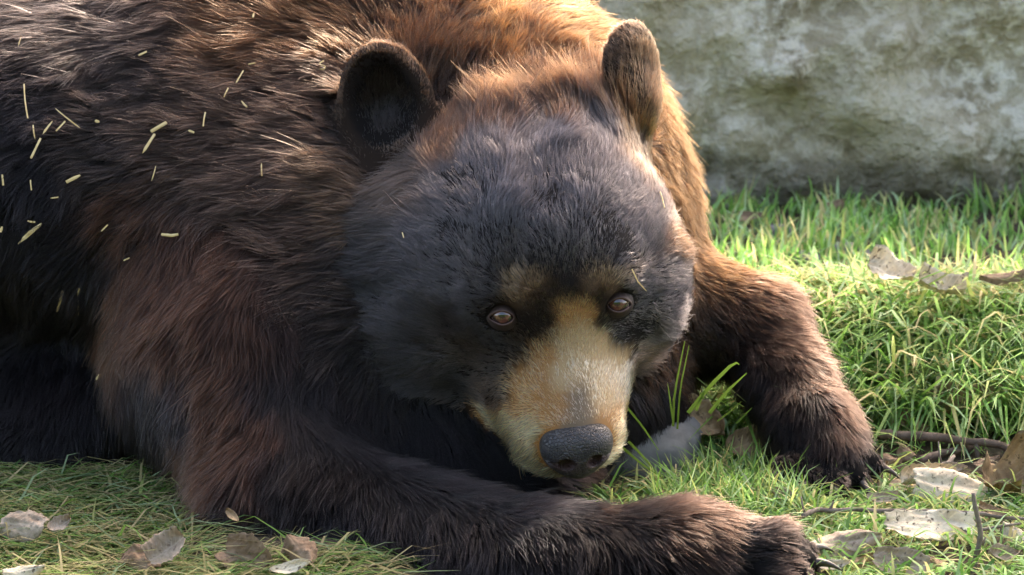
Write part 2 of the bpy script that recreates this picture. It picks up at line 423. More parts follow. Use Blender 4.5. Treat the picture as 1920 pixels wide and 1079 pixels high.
def sdf_armF(P):
    d = seg(P, AF[0], AF[1], .080, .058); d = smin(d, seg(P, AF[1], AF[2], .056, .044), .03)
    d = smin(d, seg(P, AF[2], AF[3], .045, .045), .03); d = smin(d, seg(P, AF[3], AF[4], .046, .046), .03)
    for (px, py, Y) in TOEF: d = smin(d, seg(P, AF[4]*.45+W(px, py, Y)*.55, W(px, py, Y), .021, .0160), .008)
    return d
def trace(fn, px_, py_, t=2.3):
    d = ray(px_, py_)
    for _ in range(120):
        v_ = float(fn((CAM+d*t)[None])[0])
        if v_ < .0004: break
        t += v_*.8
    return CAM+d*t
EYER = .0135
for s, (a, b) in ((-1, (942, 594)), (1, (1161, 570))):
    hit = trace(sdf_head, a, b); vd = nrm(CAM-hit); od = nrm(HM@nrm(np.array([s*.35, .75, .55])))
    EYE_OUT = nrm(vd*.75+od*.45)
    EYEC.append(None); EYEC.pop(); 
    if s == -1: EYE_L = (hit, EYE_OUT)
    else: EYE_R = (hit, EYE_OUT)
EYES = [(p_-o_*(EYER-.0018), o_) for p_, o_ in (EYE_L, EYE_R)]      # ball centre, axis (world)
EYEC += [toH(c_+o_*.010) for c_, o_ in EYES]
def groups(P): return [sdf_head(P), sdf_ear(P, -1), sdf_ear(P, 1), sdf_torso(P), sdf_armN(P), sdf_armF(P)]
def combine(g):
    d = smin(smin(g[3], g[0], .085), smin(g[3], g[4], .08), .022); d = smin(d, g[5], .045); d = smin(d, g[1], .018); d = smin(d, g[2], .018)
    return d
def sdf(P): return combine(groups(P))
def grad(P, e=.003):
    o = np.zeros_like(P)
    for i in range(3):
        dv = np.zeros(3); dv[i] = e; o[:, i] = sdf(P+dv)-sdf(P-dv)
    return nrm(o)

def surface_nets(fn, lo, hi, h, coarse=4, thr=None):
    lo = np.asarray(lo, float); n = (np.ceil((np.asarray(hi)-lo)/h/coarse).astype(int))*coarse
    ax = [lo[i]+h*np.arange(n[i]) for i in range(3)]
    if coarse > 1:
        c = [lo[i]+h*coarse*(np.arange(n[i]//coarse)+.5)-h*.5 for i in range(3)]
        C = np.stack(np.meshgrid(*c, indexing='ij'), -1); fc = np.concatenate([fn(s) for s in np.array_split(C.reshape(-1, 3), 8)]).reshape(C.shape[:3])
        F = fc.repeat(coarse, 0).repeat(coarse, 1).repeat(coarse, 2).astype(np.float32)
        m = np.abs(F) < (thr or h*coarse*1.6)
        ii = np.argwhere(m); pts = lo+ii*h
        F[m] = np.concatenate([fn(s) for s in np.array_split(pts, max(1, len(pts)//200000+1))])
    else:
        C = np.stack(np.meshgrid(*ax, indexing='ij'), -1); F = fn(C.reshape(-1, 3)).reshape(C.shape[:3])
    S = F < 0
    cells = np.zeros([k-1 for k in F.shape], np.uint8)
    cnt = np.zeros(cells.shape, np.int8)
    for a in (0, 1):
        for b in (0, 1):
            for c in (0, 1): cnt += S[a:S.shape[0]-1+a, b:S.shape[1]-1+b, c:S.shape[2]-1+c]
    act = (cnt > 0) & (cnt < 8); idx = np.full(act.shape, -1, np.int64); ca = np.argwhere(act); idx[act] = np.arange(len(ca))
    acc = np.zeros((len(ca), 3)); num = np.zeros(len(ca)); cs = ca
    crn = [(a, b, c) for a in (0, 1) for b in (0, 1) for c in (0, 1)]
    for p in crn:
        for k in range(3):
            if p[k]: continue
            q = list(p); q[k] = 1
            f0 = F[cs[:, 0]+p[0], cs[:, 1]+p[1], cs[:, 2]+p[2]]; f1 = F[cs[:, 0]+q[0], cs[:, 1]+q[1], cs[:, 2]+q[2]]
            x = (f0 < 0) != (f1 < 0); t = np.where(x, f0/np.where(x, f0-f1, 1), 0)
            v = np.array(p, float)[None]+np.zeros((len(cs), 3)); v[:, k] += t
            acc[x] += v[x]; num[x] += 1
    V = lo+h*(cs+acc/num[:, None])
    Q = []
    for k in range(3):
        a, b = (k+1) % 3, (k+2) % 3
        s0 = [slice(1, -1)]*3; s0[k] = slice(0, -1); s1 = list(s0); s1[k] = slice(1, None)
        A = S[tuple(s0)]; B = S[tuple(s1)]; e = np.argwhere(A != B)
        off = np.ones(3, int); off[k] = 0; e2 = e+off
        inside = A[tuple(e.T)]
        def cell(da, db):
            c = e2.copy(); c[:, a] -= da; c[:, b] -= db; return idx[tuple(c.T)]
        q = np.stack([cell(1, 1), cell(0, 1), cell(0, 0), cell(1, 0)], -1)
        q[~inside] = q[~inside][:, ::-1]; Q.append(q)
    Q = np.concatenate(Q); Q = Q[(Q >= 0).all(1)]
    return V, Q

lo, hi = (-1.75, -.55, -.06), (.62, 1.45, .86)
BV, BQ = surface_nets(sdf, lo, hi, .008, 4, .05)
for _ in range(2): BV = BV-grad(BV)*np.clip(sdf(BV), -.004, .004)[:, None]
bear = empty('bear', tuple(W(600, 900, .2)*np.array([1, 1, 0])))
bear.location.z = 0.0
bo = np.array(bear.location)
body = mesh_obj('body', BV-bo, BQ, MAT['skin'], bear, attrs=dict(hide=np.zeros((len(BV), 3))))
tag(bear, 'big brown bear with tan muzzle lying on the grass with its forelegs stretched out', 'bear')

# ------------------------------------------------------------------ fur
T = np.concatenate([BQ[:, [0, 1, 2]], BQ[:, [0, 2, 3]]])
TA, TB, TC = BV[T[:, 0]], BV[T[:, 1]], BV[T[:, 2]]
TN = np.cross(TB-TA, TC-TA); area = np.linalg.norm(TN, axis=1)/2; TN = nrm(TN)
cen = (TA+TB+TC)/3
tg_ = np.stack(groups(cen), 1); reg = np.argmin(tg_, 1)
px = proj(cen); toc = nrm(CAM-cen); facing = (TN*toc).sum(1)
infr = (px[:, 0] > -160) & (px[:, 0] < 2080) & (px[:, 1] > -160) & (px[:, 1] < 1220)
dens = np.where(facing > -.25, 1.0, .18)*np.where(infr, 1.0, .12)
dens *= np.select([reg == 0, (reg == 1) | (reg == 2), reg == 3, reg == 4, reg == 5], [68e4, 95e4, 40e4, 42e4, 52e4])
dens *= cen[:, 2] > -.01
DENS = 1.0
cnt = rng.poisson(area*dens*DENS)
ti = np.repeat(np.arange(len(T)), cnt)
u = rng.random((len(ti), 2)); fl = u.sum(1) > 1; u[fl] = 1-u[fl]
RP = TA[ti]+(TB-TA)[ti]*u[:, :1]+(TC-TA)[ti]*u[:, 1:]
VN = np.zeros_like(BV)
for k in range(4): np.add.at(VN, BQ[:, k], np.cross(BV[BQ[:, 1]]-BV[BQ[:, 0]], BV[BQ[:, 3]]-BV[BQ[:, 0]]))
VN = nrm(VN)
RN = nrm(VN[T[ti, 0]]*(1-u.sum(1, keepdims=True))+VN[T[ti, 1]]*u[:, :1]+VN[T[ti, 2]]*u[:, 1:])
RREG = reg[ti]; RPX = proj(RP); N = len(RP)

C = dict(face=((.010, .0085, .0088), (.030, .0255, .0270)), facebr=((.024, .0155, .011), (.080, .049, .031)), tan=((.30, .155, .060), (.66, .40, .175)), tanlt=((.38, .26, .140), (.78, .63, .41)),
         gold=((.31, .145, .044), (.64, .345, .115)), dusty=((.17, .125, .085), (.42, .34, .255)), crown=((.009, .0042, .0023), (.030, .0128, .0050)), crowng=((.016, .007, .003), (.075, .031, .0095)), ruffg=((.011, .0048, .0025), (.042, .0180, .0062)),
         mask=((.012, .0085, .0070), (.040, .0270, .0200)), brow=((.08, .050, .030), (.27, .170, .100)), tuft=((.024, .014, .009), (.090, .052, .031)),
         ruff=((.010, .0064, .0050), (.044, .0270, .0195)), ruffd=((.007, .0053, .0047), (.025, .0180, .0155)), dark=((.004, .0034, .0036), (.0110, .0090, .0098)), band=((.016, .0075, .0045), (.066, .0290, .0165)),  # ruff tips paint the top-lit grey sheen; dark deepens black fur for chest shade
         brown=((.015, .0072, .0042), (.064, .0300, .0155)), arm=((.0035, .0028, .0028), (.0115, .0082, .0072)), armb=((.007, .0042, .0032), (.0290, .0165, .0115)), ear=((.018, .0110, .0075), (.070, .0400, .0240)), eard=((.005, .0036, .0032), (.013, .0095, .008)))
# guide rows: photo x, y, flow dx, dy (down positive), length m, lift, colour
GH = [ # head
 (1085, 830, -.1, -1, .006, .35, 'dusty'), (1090, 760, 0, -1, .007, .30, 'dusty'), (1040, 760, -.5, -1, .008, .30, 'tan'), (1140, 740, .5, -1, .008, .3, 'tanlt'), (1150, 680, .4, -1, .008, .3, 'tanlt'),
 (1060, 660, -.1, -1, .009, .28, 'tanlt'), (1045, 700, -.2, -1, .009, .28, 'tanlt'), (1080, 620, 0, -1, .009, .28, 'tanlt'), (1110, 640, .1, -1, .009, .28, 'tanlt'), (1065, 590, -.1, -1, .010, .3, 'tan'), (1095, 575, .1, -1, .010, .3, 'tan'), (1000, 630, -.6, -.8, .008, .3, 'mask'), (985, 655, -.8, -.6, .010, .3, 'mask'), (1020, 595, -.4, -1, .009, .3, 'mask'), (1130, 590, .5, -.9, .008, .3, 'mask'), (1010, 660, -.4, -1, .010, .3, 'tan'), (980, 740, -.8, -.5, .012, .3, 'gold'),
 (940, 790, -1, .3, .015, .3, 'gold'), (1000, 850, -.8, .5, .013, .3, 'gold'), (895, 800, -1, .5, .017, .35, 'gold'), (960, 860, -.8, .7, .015, .35, 'gold'), (930, 840, -.9, .6, .016, .35, 'gold'), (1000, 790, -.6, .1, .012, .3, 'gold'), (1080, 905, -.2, 1, .010, .4, 'tan'), (1170, 800, .6, -.2, .010, .3, 'tan'), (1165, 870, .5, .3, .010, .35, 'tan'),
 (1010, 705, -.5, -.8, .010, .3, 'tan'), (920, 740, -1, .1, .015, .3, 'facebr'),
 (870, 730, -1, .1, .017, .3, 'face'), (850, 780, -1, .6, .020, .35, 'facebr'), (930, 680, -1, -.1, .013, .3, 'mask'),
 (1058, 535, 0, -1, .011, .3, 'face'), (1040, 550, -.2, -1, .011, .3, 'mask'), (1085, 545, .1, -1, .011, .3, 'mask'), (1055, 490, 0, -1, .013, .25, 'face'), (1035, 420, -.2, -1, .015, .25, 'face'), (1025, 340, -.1, -1, .018, .25, 'face'),
 (1003, 545, -.5, -1, .010, .38, 'brow'), (975, 538, -.8, -.7, .010, .38, 'brow'), (985, 490, -.3, -1, .013, .25, 'face'), (950, 500, -.5, -1, .013, .25, 'face'), (1020, 500, -.2, -1, .013, .25, 'face'), (1015, 560, -.3, -1, .010, .3, 'mask'), (1112, 535, .3, -1, .010, .38, 'brow'), (1138, 522, .6, -.8, .010, .35, 'brow'), (1120, 480, .2, -1, .013, .25, 'face'), (1150, 480, .4, -1, .013, .25, 'face'), (1085, 495, .1, -1, .013, .25, 'face'), (1120, 550, .3, -1, .010, .3, 'mask'),
 (930, 545, -1, -.5, .011, .3, 'face'), (880, 580, -1, -.1, .013, .3, 'face'), (940, 640, -1, .1, .010, .28, 'face'), (990, 600, -.6, -.8, .007, .3, 'mask'), (1180, 540, 1, -.5, .010, .3, 'face'), (1200, 600, 1, .1, .013, .3, 'face'), (1160, 620, 1, .2, .009, .3, 'face'),
 (900, 430, -.55, -1, .016, .25, 'face'), (820, 480, -.9, -.6, .018, .25, 'face'), (860, 350, -.5, -1, .018, .25, 'face'), (950, 370, -.3, -1, .017, .25, 'face'), (960, 460, -.3, -1, .014, .25, 'face'), (770, 560, -1, -.2, .022, .3, 'face'), (760, 660, -1, .15, .026, .3, 'face'), (810, 720, -1, .4, .024, .3, 'face'), (720, 620, -1, .3, .034, .3, 'face'),
 (1090, 350, .2, -1, .017, .25, 'face'), (1160, 350, .4, -1, .017, .25, 'face'), (1120, 440, .25, -1, .014, .25, 'face'), (1220, 440, .7, -.8, .016, .25, 'face'), (1250, 540, 1, -.1, .016, .28, 'face'), (1250, 620, 1, .5, .020, .3, 'face'), (1205, 690, .9, .7, .018, .35, 'facebr'),
 (1000, 280, -.1, -1, .024, .3, 'face'), (900, 290, -.3, -1, .024, .3, 'face'), (1130, 260, .1, -1, .024, .3, 'face'), (1210, 300, .4, -1, .022, .3, 'facebr'),
 (830, 270, -.4, -1, .026, .35, 'crown'), (960, 215, -.1, -1, .050, .45, 'crown'), (1080, 205, .05, -1, .050, .45, 'crown'), (1160, 225, .2, -1, .045, .45, 'crown'), (900, 225, -.2, -1, .050, .45, 'crown'), (1000, 130, 0, -1, .060, .5, 'crown'), (1100, 130, .1, -1, .058, .5, 'crown'), (900, 130, -.1, -1, .060, .5, 'crown'), (1220, 250, .6, -.8, .03, .4, 'crowng'),
 (760, 340, -1, 0, .040, .4, 'ruff'), (700, 420, -1, .1, .045, .4, 'ruffd'), (720, 500, -1, .2, .040, .35, 'dark'), (1270, 450, 1, -.2, .022, .35, 'crown')]
GB = [ # neck, shoulders, trunk
 (1060, 20, .5, -.8, .050, .35, 'ruffg'), (1150, 100, .8, -.5, .048, .4, 'ruffg'), (1270, 280, 1, .1, .040, .4, 'ruffg'), (1310, 400, 1, .25, .040, .4, 'ruffg'), (1320, 500, .9, .5, .040, .4, 'ruffg'), (1280, 600, .8, .6, .036, .4, 'ruffg'), (1250, 330, 1, .1, .035, .4, 'ruffg'), (1250, 680, .6, .8, .034, .4, 'brown'),
 (900, 40, .1, -1, .055, .4, 'crowng'), (750, 40, -.3, -1, .055, .4, 'crown'), (600, 30, -.6, -.7, .055, .45, 'crown'), (480, 60, -.9, -.2, .060, .4, 'brown'), (850, 100, -.1, -1, .05, .4, 'crown'),
 (640, 100, -.8, -.4, .05, .45, 'brown'), (600, 180, -1, .1, .055, .45, 'ruff'), (560, 260, -1, .3, .060, .42, 'ruff'), (500, 360, -1, .35, .060, .40, 'ruff'), (450, 200, -1, .4, .055, .35, 'ruff'), (560, 340, -1, 0, .055, .4, 'ruff'), (655, 350, -1, -.3, .05, .45, 'tuft'), (672, 400, -1, -.2, .05, .45, 'tuft'), (685, 450, -1, 0, .05, .45, 'tuft'), (590, 440, -1, .2, .055, .4, 'ruff'),
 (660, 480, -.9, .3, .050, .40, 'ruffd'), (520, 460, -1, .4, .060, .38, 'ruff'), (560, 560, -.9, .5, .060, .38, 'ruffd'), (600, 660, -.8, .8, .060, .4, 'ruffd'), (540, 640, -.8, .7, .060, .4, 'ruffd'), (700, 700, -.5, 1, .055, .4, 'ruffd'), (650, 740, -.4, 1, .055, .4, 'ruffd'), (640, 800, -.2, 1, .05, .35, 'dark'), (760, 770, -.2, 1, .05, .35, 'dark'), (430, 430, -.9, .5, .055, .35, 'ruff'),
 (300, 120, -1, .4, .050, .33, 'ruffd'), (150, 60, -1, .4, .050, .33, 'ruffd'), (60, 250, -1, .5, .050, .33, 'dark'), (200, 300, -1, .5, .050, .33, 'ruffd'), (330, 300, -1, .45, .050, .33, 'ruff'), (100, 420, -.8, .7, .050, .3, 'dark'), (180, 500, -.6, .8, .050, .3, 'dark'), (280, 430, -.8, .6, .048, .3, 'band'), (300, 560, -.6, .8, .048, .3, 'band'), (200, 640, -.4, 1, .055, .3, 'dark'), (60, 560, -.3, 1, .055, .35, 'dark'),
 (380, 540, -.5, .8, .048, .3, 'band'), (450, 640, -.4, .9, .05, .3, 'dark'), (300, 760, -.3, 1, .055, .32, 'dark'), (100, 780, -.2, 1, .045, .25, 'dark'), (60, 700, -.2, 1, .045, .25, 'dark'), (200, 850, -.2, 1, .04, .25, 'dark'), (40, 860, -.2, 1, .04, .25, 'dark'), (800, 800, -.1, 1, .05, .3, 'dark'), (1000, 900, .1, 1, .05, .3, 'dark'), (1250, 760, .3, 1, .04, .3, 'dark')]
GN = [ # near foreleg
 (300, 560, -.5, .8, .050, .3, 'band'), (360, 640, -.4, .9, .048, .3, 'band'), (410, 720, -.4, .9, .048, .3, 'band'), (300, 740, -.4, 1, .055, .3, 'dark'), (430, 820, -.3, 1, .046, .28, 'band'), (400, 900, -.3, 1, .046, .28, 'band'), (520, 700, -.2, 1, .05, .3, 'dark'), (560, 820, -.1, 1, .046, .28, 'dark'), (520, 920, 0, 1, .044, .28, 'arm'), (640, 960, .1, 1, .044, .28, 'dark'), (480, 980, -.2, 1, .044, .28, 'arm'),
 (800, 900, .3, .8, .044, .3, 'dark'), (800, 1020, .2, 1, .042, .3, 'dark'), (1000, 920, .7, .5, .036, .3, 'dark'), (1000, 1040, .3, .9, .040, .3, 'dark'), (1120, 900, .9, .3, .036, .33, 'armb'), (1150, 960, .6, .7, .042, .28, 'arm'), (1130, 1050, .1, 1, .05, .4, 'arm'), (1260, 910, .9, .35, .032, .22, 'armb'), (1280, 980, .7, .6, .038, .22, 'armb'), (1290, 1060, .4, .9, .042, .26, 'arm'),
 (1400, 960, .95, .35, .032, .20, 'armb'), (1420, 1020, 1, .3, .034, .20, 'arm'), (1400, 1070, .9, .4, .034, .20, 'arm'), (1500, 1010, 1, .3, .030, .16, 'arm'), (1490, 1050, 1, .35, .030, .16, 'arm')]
GF = [ # far foreleg
 (1340, 520, .9, .4, .040, .38, 'ruffg'), (1300, 620, .7, .7, .036, .35, 'armb'), (1400, 560, .9, .5, .036, .36, 'brown'), (1480, 610, .8, .6, .034, .34, 'armb'), (1400, 640, .7, .6, .036, .34, 'armb'), (1330, 700, .3, .9, .036, .3, 'dark'), (1540, 700, .5, .9, .032, .34, 'armb'), (1480, 700, .4, .9, .036, .34, 'armb'), (1420, 720, .2, 1, .036, .32, 'arm'), (1450, 800, .2, 1, .034, .22, 'arm'), (1510, 780, .35, .9, .034, .22, 'arm'), (1570, 780, .6, .8, .03, .26, 'armb'),
 (1480, 860, .1, 1, .036, .32, 'arm'), (1540, 850, .3, 1, .032, .18, 'arm'), (1600, 840, .6, .8, .028, .18, 'arm'), (1560, 900, .2, 1, .030, .22, 'arm'), (1620, 870, .5, .9, .028, .22, 'arm')]
cR_, cU_ = cR, cU
FL = np.zeros((N, 3)); LEN = np.zeros(N); LIFT = np.zeros(N); C0 = np.zeros((N, 3)); C1 = np.zeros((N, 3))
warp = np.stack([vnoise(RP, 22.0, 31), vnoise(RP, 22.0, 32)], -1)*22+np.stack([vnoise(RP, 70.0, 33), vnoise(RP, 70.0, 34)], -1)*9
def apply(maskr, rows, pw, wamp=1.0, cpw=1.5):
    idx = np.where(maskr)[0]
    g = np.array([[r[0], r[1]] for r in rows], float); d = nrm(np.array([[r[2], r[3]] for r in rows], float))
    ln = np.array([r[4] for r in rows]); lf = np.array([r[5] for r in rows]); c0 = np.array([C[r[6]][0] for r in rows]); c1 = np.array([C[r[6]][1] for r in rows])
    for s in np.array_split(idx, max(1, len(idx)//60000)):
        q = RPX[s]; D = ((q[:, None]-g[None])**2).sum(-1)+60; Wt = D**(-pw/2); Wt /= Wt.sum(1, keepdims=True)
        dd = Wt@d; FL[s] = dd[:, :1]*cR_-dd[:, 1:]*cU_
        LEN[s] = Wt@ln; LIFT[s] = Wt@lf
        q = q+warp[s]*wamp; D = ((q[:, None]-g[None])**2).sum(-1)+60; Wt = D**(-(pw+cpw)/2); Wt /= Wt.sum(1, keepdims=True)
        C0[s] = Wt@c0; C1[s] = Wt@c1
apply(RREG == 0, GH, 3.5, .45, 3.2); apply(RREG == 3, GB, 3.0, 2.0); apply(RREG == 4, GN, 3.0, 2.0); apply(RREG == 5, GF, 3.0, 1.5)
for s, k in ((-1, 1), (1, 2)):
    m = RREG == k; q = ear_q(RP[m], s); e = EAR[s]
    upw = e['R'][:, 2]; sdw = e['R'][:, 0]
    rr = np.hypot(q[:, 0]/e['rx'], q[:, 2]/e['rz'])
    FL[m] = upw*1.0+sdw*(q[:, 0]/e['rx'])[:, None]*.7
    LEN[m] = .008+.006*sstep(.6, .2, rr); LIFT[m] = .28
    ins = ((q[:, 1] > -.004) & (rr < .74) & (s < 0))[:, None]
    C0[m] = np.where(ins, C['eard'][0], C['ear'][0]); C1[m] = np.where(ins, C['eard'][1], C['ear'][1])  # paler rim colour stands in for the sun's rim light; inner fur darker
hide = np.zeros((len(BV), 3)); hn = np.zeros(len(BV))
for k in range(3): np.add.at(hide, T[ti, k], C0*.9); np.add.at(hn, T[ti, k], 1)
hide = np.where(hn[:, None] > 0, hide/np.maximum(hn, 1)[:, None], .014)
body.data.attributes['hide'].data.foreach_set('color', np.concatenate([hide, np.ones((len(BV), 1))], 1).astype(np.float32).ravel())
# soft random variation of pigment from strand to strand and from lock to lock
var = np.exp(rng.normal(0, .46, N)+.22*vnoise(RP, 60.0, 41)+.16*vnoise(RP, 14.0, 42))[:, None]
C0 *= var; C1 *= var
pale = (rng.random(N) < .025) & (RREG != 0)
C1[pale] *= 1.6

# no fur where the eyes and the nose leather are
toed = np.full(N, 9.0)
for row in (TOEN, TOEF):
    for (a, b, Yc) in row: toed = np.minimum(toed, np.linalg.norm(RP-W(a, b, Yc), axis=1))
tk = sstep(.055, .012, toed); LEN *= 1-.52*tk; LIFT *= 1-.3*tk
hq = toH(RP)
keep = np.ones(N, bool)
for c_, o_ in EYES:
    dq = RP-c_; ax_ = nrm(np.cross(HU, o_)); ay_ = np.cross(o_, ax_)
    e_ = np.hypot(dq@ax_/.0128, (dq@ay_+.0014)/.0092); near = (dq@o_ > -.01) & (e_ < 2.6)
    keep &= ~((e_ < 1.0) & near)
    k_ = sstep(2.6, 1.0, e_)*near
    LEN *= 1-.55*k_; LIFT *= 1-.3*k_
    away = nrm(dq-o_*(dq@o_)[:, None]); FL += away*(k_*.7)[:, None]
NR = rad(24)
def nose_local(q):
    q = (q-np.array([0, .266, -.047]))/.95; return np.stack([q[:, 0], q[:, 1]*math.cos(NR)+q[:, 2]*math.sin(NR), -q[:, 1]*math.sin(NR)+q[:, 2]*math.cos(NR)], -1)
def nose_world(v): v = v*.95; return H(np.array([v[0], v[1]*math.cos(NR)-v[2]*math.sin(NR), v[1]*math.sin(NR)+v[2]*math.cos(NR)])+np.array([0, .266, -.047]))
def nose_fn(P):
    x = np.abs(P[:, 0]); q = np.stack([x, P[:, 1], P[:, 2]], -1)
    d = ell(q, (0, -.006, .009), (.038, .025, .020))
    d = smin(d, ell(q, (.019, -.006, -.002), (.0205, .022, .021)), .012)
    d = smin(d, ell(q, (0, -.001, -.012), (.024, .018, .024)), .014)
    d = smax(d, -ell(q, (.0165, .0185, -.009), (.0092, .0145, .0078)), .003)        # nostril
    d = smax(d, -seg(q, np.array([.021, .016, -.009]), np.array([.0370, .002, -.006]), .0034, .0022), .003)  # comma slit
    d = smax(d, -seg(q, np.array([0, .0215, -.008]), np.array([0, .012, -.038]), .0012, .0022), .003)  # philtrum
    return d
keep &= nose_fn(nose_local(hq)) > -.0008
def emit(name, mask, npts, rmul, clump, lmul=1.0, label=None, parent=body):
    s = np.where(mask & keep)[0]; n = len(s)
    P, Nn = RP[s], RN[s]; t = FL[s]; t = t-Nn*(t*Nn).sum(1, keepdims=True); t = nrm(t)
    b = np.cross(Nn, t)
    L = LEN[s]*lmul*np.exp(rng.normal(0, .20, n))*(1+.28*vnoise(P, 26.0, 51)+.18*vnoise(P, 9.0, 52))
    lift = np.clip(LIFT[s]+.13*vnoise(P, 30.0, 53)+rng.normal(0, .05, n), .08, .8)
    wool = 1.55 if name == 'coat' else 1.1
    ang = wool*(.45*vnoise(P, 14.0, 54)+.42*vnoise(P, 38.0, 55))+rng.normal(0, .12, n)
    t2 = t*np.cos(ang)[:, None]+b*np.sin(ang)[:, None]
    d0 = t2*np.cos(lift*1.3)[:, None]+Nn*np.sin(lift*1.3)[:, None]
    # clumps: pull towards the nearest centre of two jittered grids
    off = np.zeros((n, 3)); lockv = np.ones(n)
    for cell, amt in ((.011, clump), (.026, clump*.55)):
        best = np.full(n, 1e9); bv = np.zeros((n, 3)); q = P/cell; i0 = np.floor(q).astype(np.int64)
        for dx in (-1, 0, 1):
            for dy in (-1, 0, 1):
                for dz in (-1, 0, 1):
                    i = i0+np.array([dx, dy, dz]); c = i+np.stack([_hash(i[:, 0], i[:, 1], i[:, 2], 61+k) for k in range(3)], -1)
                    v = c-q; dd = (v*v).sum(1); m = dd < best; best[m] = dd[m]; bv[m] = v[m]
        v = bv*cell; v = v-Nn*(v*Nn).sum(1, keepdims=True); off += v*amt*np.minimum(1, L/.02)[:, None]
        hid = _hash(np.floor((q+bv)[:, 0]*97).astype(np.int64), np.floor((q+bv)[:, 1]*97).astype(np.int64), np.floor((q+bv)[:, 2]*97).astype(np.int64), 7)-.5
        lockv = lockv*np.exp(hid*(.55 if cell < .02 else .45)*min(1, clump*1.3)); lift = np.clip(lift+hid*.16*clump, .06, .8); 
    d0 = t2*np.cos(lift*1.3)[:, None]+Nn*np.sin(lift*1.3)[:, None]
    guard = rng.random(n) < .05; L = np.where(guard, L*1.3, L); off[guard] *= .3
    curl = rng.normal(0, .06, (n, 1))*b+rng.normal(0, .03, (n, 1))*Nn
    sv = np.linspace(0, 1, npts)
    g = np.array([0, 0, -1.0])
    pts = np.empty((n, npts, 3), np.float32)
    for k, x in enumerate(sv):
        pts[:, k] = P-Nn*.002+L[:, None]*(x*d0+x*x*(-Nn*(.35*lift)[:, None]+t2*.10+curl+g*.06))+off*(x**1.4)-bo
    hc = bpy.data.hair_curves.new(name); hc.add_curves([npts]*n)
    hc.position_data.foreach_set('vector', pts.reshape(-1))
    r = hc.attributes.get('radius') or hc.attributes.new('radius', 'FLOAT', 'POINT')
    rr = np.tile((np.array([1.0, 1.0, .95, .85, .65, .4, .15])[np.linspace(0, 6, npts).round().astype(int)])[None], (n, 1))*(rmul*np.exp(rng.normal(0, .2, (n, 1))))
    r.data.foreach_set('value', rr.astype(np.float32).ravel())
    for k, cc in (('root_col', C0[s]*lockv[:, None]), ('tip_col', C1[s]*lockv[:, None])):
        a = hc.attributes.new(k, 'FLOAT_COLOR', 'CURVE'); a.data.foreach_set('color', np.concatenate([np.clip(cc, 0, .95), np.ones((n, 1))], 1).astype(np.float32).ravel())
    hc.materials.append(MAT['fur_sleek' if name in ('face_fur', 'muzzle_fur') else 'fur'])
    o = bpy.data.objects.new(name, hc); col.objects.link(o); o.parent = parent
    o['kind'] = 'stuff'
    if label: o['label'] = label
    print('fur', name, n)
    return o
muz = (C1[:, 0] > .16*var[:, 0]) & (RREG == 0) & (hq[:, 1] > .10) & (hq[:, 2] < .03)
emit('face_fur', (RREG == 0) & ~muz, 6, .00040, .38, .85, 'short grey-black fur of the face')
emit('muzzle_fur', muz, 5, .00036, .14, .9, 'short tan fur of the muzzle')
emit('ear_fur', RREG == 1, 5, .00038, .14); emit('ear_fur', RREG == 2, 5, .00038, .14)
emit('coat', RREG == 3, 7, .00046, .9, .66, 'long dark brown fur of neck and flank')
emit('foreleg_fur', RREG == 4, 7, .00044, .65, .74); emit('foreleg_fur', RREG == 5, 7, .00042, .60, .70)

# ------------------------------------------------------------------ eyes, nose, claws
def build_eye(s, cc, o_):
    cc = np.array(cc); ax_ = nrm(np.cross(o_, HU)); ay_ = np.cross(ax_, o_); A = np.stack([ax_, o_, ay_], -1)   # lid frame
    gz = nrm(CAM+np.array([-.25, 0, .1])-cc); gz = nrm(gz*.75+o_*.25); gx_ = nrm(np.cross(gz, HU)); G = np.stack([gx_, gz, np.cross(gx_, gz)], -1)
    nu, nv = 28, 40; V = []; Rr = []
    for i in range(nu+1):
        th = math.pi*.62*i/nu
        for j in range(nv):
            ph = 2*math.pi*j/nv; st = math.sin(th); r = EYER*(1+.05*math.exp(-(th/.5)**2))
            V.append(cc+G@np.array([r*st*math.cos(ph), r*math.cos(th), r*st*math.sin(ph)])); Rr.append(min(1.0, th/1.0))
    F = [(i*nv+j, i*nv+(j+1) % nv, (i+1)*nv+(j+1) % nv, (i+1)*nv+j) for i in range(nu) for j in range(nv)]
    e = mesh_obj('eye', np.array(V)-bo, F, MAT['eye'], bear, attrs=dict(radial=np.array(Rr)))
    V = []; Rr = []; nr, na = 11, 60
    for i in range(nr):
        k = i/(nr-1)
        for j in range(na):
            a = 2*math.pi*j/na; ca, sa = math.cos(a), math.sin(a)
            inner = np.array([.0118*ca, (.0054 if sa > 0 else .0082)*sa*(1-.25*ca*ca)])
            if ca*s < 0: inner[0] *= 1.0+.22*abs(ca)**4; inner[1] -= .0034*abs(ca)**3          # tear corner, towards the muzzle
            outer = np.array([.0185*ca, .0165*sa]); p = inner+(outer-inner)*k
            rho = math.hypot(*p); Rl = EYER*1.03+.0012
            y = math.sqrt(Rl*Rl-rho*rho) if rho < Rl*.90 else Rl*math.sqrt(1-.81)-(rho-Rl*.90)*.75
            y += .0012*math.sin(math.pi*min(1, k*3)) if k < .334 else 0
            if k == 0: y -= .0016
            V.append(cc+A@np.array([p[0], y, p[1]])); Rr.append(k)
    F = [(i*na+j, i*na+(j+1) % na, (i+1)*na+(j+1) % na, (i+1)*na+j) for i in range(nr-1) for j in range(na)]
    mesh_obj('eyelid', np.array(V)-bo, F, MAT['lid'], e, attrs=dict(rim=np.array(Rr)))
for s, (c_, o_) in zip((-1, 1), EYES): build_eye(s, c_, o_)

